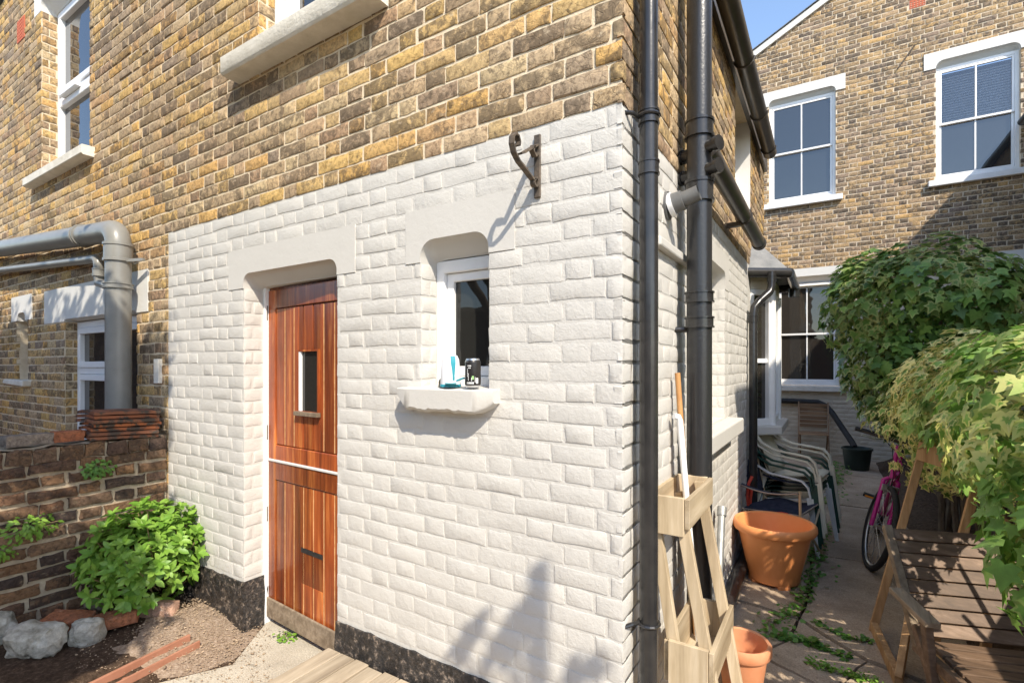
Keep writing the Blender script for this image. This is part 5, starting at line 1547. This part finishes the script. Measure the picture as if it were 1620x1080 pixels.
# ------------------------------------------------------------------ foliage
def leaf_shape(kind):
    if kind == 'ivy':
        out = [(0, -.08), (.18, -.22), (.50, -.12), (.36, .10), (.62, .38), (.28, .42), (0, 1.0), (-.28, .42), (-.62, .38), (-.36, .10), (-.50, -.12), (-.18, -.22)]
        vs = [(0, .2, .0)] + [(x, y, -.10*abs(x)-.18*max(0, y-.3)**1.5) for x, y in out]
        ed = [0] + [1]*len(out)
        n = len(out)
        fs = [(0, 1+i, 1+(i+1) % n) for i in range(n)]
        return np.array(vs), fs, ed
    if kind == 'oval':
        L = [(0, 0), (.16, .18), (.24, .45), (.18, .75), (0, 1.0), (-.18, .75), (-.24, .45), (-.16, .18)]
        vs = [(0, 0, 0), (0, .35, -.02), (0, .7, -.05), (0, 1.0, -.16)] + [(s*x, y, .05-.13*y*y) for s in (1, -1) for x, y in ((.17, .2), (.25, .45), (.18, .75))]
        fs = [(0, 4, 5, 1), (1, 5, 6, 2), (2, 6, 3), (0, 1, 8, 7), (1, 2, 9, 8), (2, 3, 9)]
        return np.array(vs), fs, [0]*4+[1]*6
    if kind == 'round':
        out = [(.3*math.sin(t)*(1+.12*math.cos(6*t)), .35-.35*math.cos(t)*(1+.08*math.cos(6*t))) for t in [2*math.pi*k/9 for k in range(9)]]
        vs = [(0, .35, -.03)] + [(x, y, 0) for x, y in out]
        return np.array(vs), [(0, 1+(i+1) % 9, 1+i) for i in range(9)], [0]+[1]*9
LEAFMESH = {}
def leaf_mesh(kind, mat):
    key = (kind, mat.name)
    if key not in LEAFMESH:
        vs, fs, ed = leaf_shape(kind)
        me = bpy.data.meshes.new('leaf'); me.from_pydata(vs.tolist(), [], fs)
        at = me.attributes.new('edge', 'FLOAT', 'POINT'); at.data.foreach_set('value', ed)
        me.materials.append(mat); me.polygons.foreach_set('use_smooth', [True]*len(me.polygons))
        LEAFMESH[key] = me
    return LEAFMESH[key]
def frame(n, tip):
    n = n.normalized(); t = (tip - n*tip.dot(n))
    if t.length < 1e-4: t = n.orthogonal()
    t.normalize(); x_ = t.cross(n)
    return Matrix((x_, t, n)).transposed()
def put_leaves(parent, kind, mat, leaves, singles=0, name='foliage'):
    """leaves: (position, 3x3 frame, size). The ones largest in the picture are objects, the others one mesh"""
    vs, fs, ed = leaf_shape(kind)
    if singles:
        sc = []
        for L in leaves:
            x_, y_, d = proj(L[0])
            vis = 0 < x_ < 1620 and 0 < y_ < 1080
            fac = abs((CAM-L[0]).normalized().dot(L[1] @ Vector((0, 0, 1))))
            sc.append(((L[2]/max(d, .2))**2*(.2+fac) if vis else 0)*(1.0 if len(L) < 4 else L[3]))
        order = sorted(range(len(leaves)), key=lambda i: -sc[i])
        me = leaf_mesh(kind, mat)
        for i in order[:singles]:
            p, f_, s = leaves[i][:3]
            o = bpy.data.objects.new('leaf', me); COL.objects.link(o)
            o.parent = parent; o.matrix_parent_inverse = wmat(parent).inverted()
            o.matrix_basis = Matrix.Translation(p) @ f_.to_4x4() @ Matrix.Diagonal((s, s, s, 1))
        leaves = [leaves[i] for i in order[singles:]]
    if not leaves: return
    V, Fc, rn = [], [], []; n = 0; rg = random.Random(len(leaves))
    nv = len(vs)
    for L in leaves:
        V.append(vs*L[2] @ np.array(L[1]).T + np.array(L[0]))
        Fc += [[i+n for i in f] for f in fs]; n += nv
        rn += [rg.random()]*len(fs)
    me = bpy.data.meshes.new(name); me.from_pydata(np.concatenate(V).tolist(), [], Fc)
    at = me.attributes.new('rnd', 'FLOAT', 'FACE'); at.data.foreach_set('value', rn)
    at = me.attributes.new('edge', 'FLOAT', 'POINT'); at.data.foreach_set('value', ed*len(leaves))
    me.materials.append(mat); me.polygons.foreach_set('use_smooth', [True]*len(me.polygons))
    o = bpy.data.objects.new(name, me); COL.objects.link(o); setpar(o, parent); o['kind'] = 'stuff'
    return o
def rv(rg): 
    while True:
        v = Vector((rg.uniform(-1, 1), rg.uniform(-1, 1), rg.uniform(-1, 1)))
        if .05 < v.length < 1: return v.normalized()

# bright shrub against the garden wall: rosettes of oval leaves on twigs
sh = thing('leafy_shrub', (-2.98, -.12, .05), 'bright green leafy shrub growing in the corner of garden wall and white wall', 'shrub')
rg = random.Random(4); leaves = []; tw = MB()
base = Vector((-2.98, -.16, .08))
cen = Vector((-2.97, -.25, .40))
for k in range(400):
    v = rv(rg); v.z = v.z*.9+.12; v.normalize()
    rr_ = rg.uniform(.72, 1.0) if rg.random() < .8 else rg.uniform(.4, .7)
    lump = 1 + .16*noise.noise(v*2.5+Vector((5, 2, 1)))
    p = cen + Vector((v.x*.29, v.y*.33, v.z*.33))*rr_*lump
    if p.x < GX+.02: p.x = GX+.02+rg.uniform(0, .03)
    if p.y > -.02: p.y = -.02-rg.uniform(0, .03)
    if p.z < .08: continue
    ax = (v + Vector((0, -.1, .75)) + rv(rg)*.35).normalized()
    if rr_ > .8 and rg.random() < .4: tw.tube([base+(p-base)*.3+rv(rg)*.03, p], .003, 5, cap=False)
    m_ = rg.randint(5, 8); a0 = rg.uniform(0, 6.28)
    s_1 = ax.orthogonal().normalized(); s_2 = ax.cross(s_1)
    for q in range(m_):
        a_ = a0+q*2.4; el = rg.uniform(.15, .75)
        tip = (s_1*math.cos(a_)+s_2*math.sin(a_))*math.cos(el)+ax*math.sin(el)
        nrm = ax*math.cos(el)-(s_1*math.cos(a_)+s_2*math.sin(a_))*math.sin(el)
        leaves.append((p, frame(nrm+rv(rg)*.25, tip), rg.uniform(.042, .072)))
tw.build('twigs', M['twig'], sh)
put_leaves(sh, 'oval', M['shrub'], leaves, 300)

def weed(lab, c, r, n, seed, kind='round', mat=None, sz=(.015, .035), lean=Vector((0, 0, 1)), h=.05, group='small weeds', name='weed_plant', oneside=None):
    rg = random.Random(seed)
    t = thing(name, tuple(c), lab, 'weed', group)
    leaves = []; st = MB()
    for k in range(n):
        d = rv(rg); d = d - lean*min(0, d.dot(lean)); 
        p = Vector(c) + Vector((d.x*r[0], d.y*r[1], d.z*r[2]))*rg.random()**.5 + lean*h*rg.random()
        if oneside: p = oneside(p, rg)
        nm = (d*.6+lean+Vector((0, 0, .4))+rv(rg)*.4)
        leaves.append((p, frame(nm, d+Vector((0, 0, -.3))+rv(rg)*.3), rg.uniform(*sz)))
        if k % 4 == 0: st.tube([Vector(c)-lean*.005, p], .0012, 4, cap=False)
    st.build('stems', M['twig'], t)
    put_leaves(t, kind, mat or M['weed'], leaves)
    return t
lx_ = Vector((1, 0, .25))
on_wall = lambda p, rg: Vector((max(p.x, GX+.012+rg.uniform(0, .04)), p.y, p.z))
weed('wide leafy weed sprouting from the garden wall at the left edge', (GX+.02, -.72, .66), (.05, .13, .07), 130, 31, 'oval', M['shrub'], (.02, .038), lx_, .03, oneside=on_wall)
weed('small weed drooping below the wide weed on the garden wall', (GX+.02, -.83, .55), (.04, .06, .04), 40, 35, 'oval', M['shrub'], (.02, .035), lx_, .03, oneside=on_wall)
weed('small round leaved weed near the top of the garden wall', (GX+.02, -.41, .93), (.035, .09, .055), 120, 32, 'round', M['weed'], (.02, .034), lx_, .02, oneside=on_wall)
p = onZ(445, 1012, .0)
weed('tiny weed growing from the crack in front of the door', (p.x, p.y+.02, .005), (.09, .05, .03), 45, 33, 'round', M['shrub'], (.018, .04), Vector((0, 0, 1)), .02)
p = onZ(1150, 918, .02)
weed('small weed sprouting behind the planter rack', (.1, 1.35, .06), (.04, .05, .07), 40, 34, 'round', M['shrub'], (.018, .035), Vector((0, 0, 1)), .05)

# ground weeds in the cracks of the alley
def weeds_strip(lab, path_, width, n, seed, h=.07, sz=(.02, .055), mat=None):
    rg = random.Random(seed); leaves = []
    P = [onZ(a_, b_, 0) for a_, b_ in path_]
    L = [(P[i+1]-P[i]).length for i in range(len(P)-1)]; T = sum(L)
    for k in range(n):
        s = rg.random()*T; i = 0
        while i < len(L)-1 and s > L[i]: s -= L[i]; i += 1
        c = P[i].lerp(P[i+1], s/L[i])
        wv = width*(.35+.65*abs(noise.noise(c*3+Vector((seed, 0, 0))))*2)
        p = c + Vector((rg.gauss(0, 1)*wv*.5, rg.gauss(0, 1)*wv*.5, 0)); 
        dens = noise.noise(c*7+Vector((0, seed, 0)))
        if dens < -.25 and rg.random() < .8: continue
        p.z = .006 + rg.random()**1.5*h*(.6+dens)
        d = rv(rg); leaves.append((p, frame(Vector((0, 0, 1))+rv(rg)*.55, Vector((d.x, d.y, -.15))), rg.uniform(*sz)))
    vs, fs, ed = leaf_shape('round')
    o = put_leaves(None, 'round', mat or M['weed'], leaves, name='ground_weeds')
    tag(o, lab, 'weeds', kind='stuff'); return o
weeds_strip('green weeds along the crack beside the big pot', [(1205, 1000), (1250, 975), (1278, 935), (1290, 880), (1302, 830)], .13, 800, 1)
weeds_strip('low weeds in the cracks below the big pot', [(1215, 1005), (1270, 1015), (1340, 1040)], .06, 260, 2, .03)
weeds_strip('bright weeds in front of the bench foot', [(1280, 1050), (1330, 1066), (1385, 1080)], .05, 330, 3, .05, (.012, .03), M['shrub'])
weeds_strip('weeds growing along the far part of the alley', [(1300, 800), (1318, 775), (1322, 745), (1318, 735)], .26, 700, 4, .09, (.02, .06))
weeds_strip('sparse weeds along the crack across the slab', [(1290, 985), (1340, 1010), (1378, 1018)], .035, 90, 5, .03)

# ------------------------------------------------------------------ ivy
def ivy_mass(lobes, n, seed, size, droop=.8, inner=.25):
    rg = random.Random(seed); out = []
    vol = [r[0]*r[1]+r[1]*r[2]+r[0]*r[2] for c, r in lobes]; tot = sum(vol)
    def inside(p, skip):
        for k, (c, r) in enumerate(lobes):
            if k == skip: continue
            q = p-Vector(c)
            if (q.x/r[0])**2+(q.y/r[1])**2+(q.z/r[2])**2 < .7: return True
        return False
    while len(out) < n:
        t = rg.random()*tot; k = 0
        while t > vol[k]: t -= vol[k]; k += 1
        c, r = lobes[k]; v = rv(rg)
        rr = 1 + .20*noise.noise(v*2.1+Vector(c)*3) + .12*noise.noise(v*5+Vector(c)*3)
        rr *= rg.uniform(.9, 1.06) if rg.random() > inner else rg.uniform(.55, .9)
        p = Vector(c)+Vector((v.x*r[0], v.y*r[1], v.z*r[2]))*rr
        if inside(p, k): continue
        nrm = Vector((v.x/r[0], v.y/r[1], v.z/r[2])).normalized()
        nrm = (nrm + Vector((0, 0, .45)) + rv(rg)*.55)
        tip = Vector((0, 0, -droop)) + Vector((v.x, v.y, 0))*.5 + rv(rg)*.6
        out.append((p, frame(nrm, tip), size*rg.uniform(.55, 1.25)))
    return out
def stems(root, lines, r, mat=None):
    for q in lines:
        rr = [r*(1-.6*i/(len(q)-1)) for i in range(len(q))]
        MB().tube(q, rr, 7).build('stem', mat or M['bark'], root, smooth=True)
iv = thing('ivy', (1.4, 1.6, 0), 'variegated yellow green ivy cascading over the boundary beside the bench', 'ivy')
lobes = [((1.50, 2.35, 1.36), (.50, .70, .42)), ((1.45, 1.75, 1.30), (.40, .60, .40)), ((1.22, .82, 1.38), (.25, .42, .34)), ((1.30, 1.2, 1.42), (.26, .45, .28)), ((1.34, 2.95, 1.18), (.42, .80, .48)), ((1.22, .58, 1.04), (.17, .28, .30))]
L1_ = ivy_mass(lobes[:3]+lobes[3:4]+lobes[5:], 3000, 1, .068)
L1_ += ivy_mass([lobes[4], lobes[0]], 1500, 2, .066)
put_leaves(iv, 'ivy', M['ivy'], L1_, 300)
rg = random.Random(2); sl_ = []
for k in range(12):
    b_ = Vector((1.62+rg.uniform(-.05, .1), .6+k*.27, .02)); t_ = Vector((1.5+rg.uniform(-.1, .15), .7+k*.25, 1.2))
    sl_.append([b_, b_.lerp(t_, .35)+rv(rg)*.06, b_.lerp(t_, .7)+rv(rg)*.06, t_])
stems(iv, sl_, .022)
ib = thing('ivy', (1.4, 4.6, 0), 'large dark rounded ivy bush overhanging the alley before the far house', 'ivy')
lob2 = [((1.42, 4.35, 2.22), (.60, .62, .50)), ((1.02, 4.55, 2.15), (.46, .6, .52)), ((1.15, 4.45, 1.62), (.42, .6, .45)), ((1.72, 4.25, 2.1), (.36, .55, .44)), ((1.30, 4.4, 1.25), (.42, .6, .42)), ((.95, 4.7, 2.5), (.28, .35, .18))]
put_leaves(ib, 'ivy', M['ivy_dark'], ivy_mass(lob2, 4600, 5, .085, 1.0, .35), 300)
rg = random.Random(6); sl_ = []
for k in range(9):
    b_ = Vector((1.55+rg.uniform(-.12, .2), 4.2+rg.uniform(-.2, .5), 0)); v = rv(rg)
    t_ = Vector((1.35+v.x*.45, 4.4+v.y*.4, 2.0+v.z*.3))
    sl_.append([b_, b_.lerp(t_, .4)+rv(rg)*.1, b_.lerp(t_, .75)+rv(rg)*.12, t_])
stems(ib, sl_, .028)
# the boundary the ivy grows on
fn = thing('boundary_fence', (1.85, 4, 0), 'old boarded boundary fence buried under the ivy', 'fence')
y = -.3; rg = random.Random(1)
while y < 8.6:
    MB().box((1.80, y, -.02), (1.818, y+.142, 1.25+rg.uniform(-.02, .02))).build('board', M['wood_fence'], fn)
    y += .15
for z in (.3, 1.0):
    MB().box((1.82, -.3, z), (1.86, 8.6, z+.08)).build('rail', M['wood_fence'], fn)
# garden wall at the back of the yard, behind the camera (seen only in the window panes)
yw = thing('yard_wall', (-2, -6.5, 0), 'tall brick wall closing the yard behind the camera', 'wall')
MB().box((-9, -6.7, -.1), (6, -6.5, 2.7)).build('wall_body', M['brick_old'], yw)
MB().box((-9.05, -6.75, 2.7), (6.05, -6.45, 2.78)).build('coping', M['concrete'], yw)
oh = thing('sky_blocker', (-8.4, -2, 0), 'unseen brick block added at the far left to cut sky light', 'sky_blocker')  # unseen block, added to hold sky light off the lower left wall
MB().box((-9.5, -4.2, -.1), (-7.45, -.05, 2.7)).build('wall', M['brick_old'], oh)
MB().add([(-9.6, -4.3, 2.9), (-7.35, -4.3, 2.66), (-7.35, -.02, 2.66), (-9.6, -.02, 2.9)], [(0, 1, 2, 3)]).build('roof', M['slate'], oh)
# soil and roots strip along the fence
sb = MB(); nx, ny = 10, 90
for j in range(ny+1):
    for i in range(nx+1):
        x_ = 1.24+.60*i/nx; y_ = -.2+8.6*j/ny
        sb.v.append(Vector((x_, y_, -.01+.10*min(1, i/4)+noise.noise(Vector((x_*6, y_*6, 3)))*.03*min(1, i/3))))
for j in range(ny):
    for i in range(nx):
        a_ = j*(nx+1)+i; sb.f.append([a_, a_+1, a_+nx+2, a_+nx+1])
tag(sb.build('soil', M['soil'], None, smooth=True, angle=180, fix=False), kind='structure')

# ------------------------------------------------------------------ outside the frame: tree and clothes post whose shadows fall on the walls
tr = thing('garden_tree', (-2.2, -3.2, 0), 'garden tree whose leafy shade falls on the left wall', 'tree')
lob = [((-2.75, -2.25, 4.1), (.95, .75, .9)), ((-3.7, -2.5, 4.35), (1.1, .9, .9)), ((-1.2, -2.2, 2.5), (.5, .5, .5)), ((-1.45, -2.35, 4.3), (.72, .6, .75)), ((-2.2, -2.4, 3.8), (.8, .7, .8)), ((-2.45, -2.35, 3.3), (.6, .6, .7)), ((-4.6, -2.6, 4.35), (1.0, .9, .9))]
put_leaves(tr, 'oval', M['tree_leaf'], ivy_mass(lob, 20000, 8, .15, .6, .8), 0)
MB().tube([(-2.3, -3.0, 0), (-2.35, -2.8, 1.2), (-2.5, -2.5, 2.6), (-2.8, -2.3, 4.0)], [.11, .09, .07, .04], 12).build('trunk', M['bark'], tr, smooth=True)
MB().tube([(-2.4, -2.7, 1.8), (-3.2, -2.5, 3.2), (-4.2, -2.5, 4.2)], [.06, .04, .02], 10).build('limb', M['bark'], tr, smooth=True)
cl = thing('clothes_post', (1.84, -1.84, 0), 'clothes post with a climbing plant behind the camera', 'post')
CT = Vector((-.335, 0, .78)) + SUN*(1.84/.46*SUN.length/ (1/ (SUN.length)) ) if False else None
t_ = 3.9
pt = Vector((-.335, 0, .79)) + SUN*t_
MB().tube([(pt.x, pt.y, 0), (pt.x, pt.y, pt.z)], .032, 12).build('post', M['galv'], cl, smooth=True)
rg = random.Random(5); lv = []; lc = []
for (px, py, r_, n_) in ((755, 985, .03, 3), (785, 1000, .03, 3), (810, 985, .03, 4), (735, 1030, .03, 3), (815, 1035, .05, 4), (765, 1060, .05, 4), (910, 1065, .04, 3), (940, 1045, .02, 2)):
    c0_ = onY(px, py, 0) + SUN*(3.7+rg.uniform(-.2, .3))
    for q in range(n_):
        lv.append((c0_+rv(rg)*r_, frame(SUN+rv(rg)*.5, rv(rg)), rg.uniform(.05, .085)))
    lc.append([Vector((pt.x, pt.y, max(.3, c0_.z-.35))), c0_])
put_leaves(cl, 'ivy', M['tree_leaf'], lv)
for q in lc: MB().tube([q[0], q[0].lerp(q[1], .5)+Vector((0, 0, .06)), q[1]], .008, 6).build('stem', M['bark'], cl)
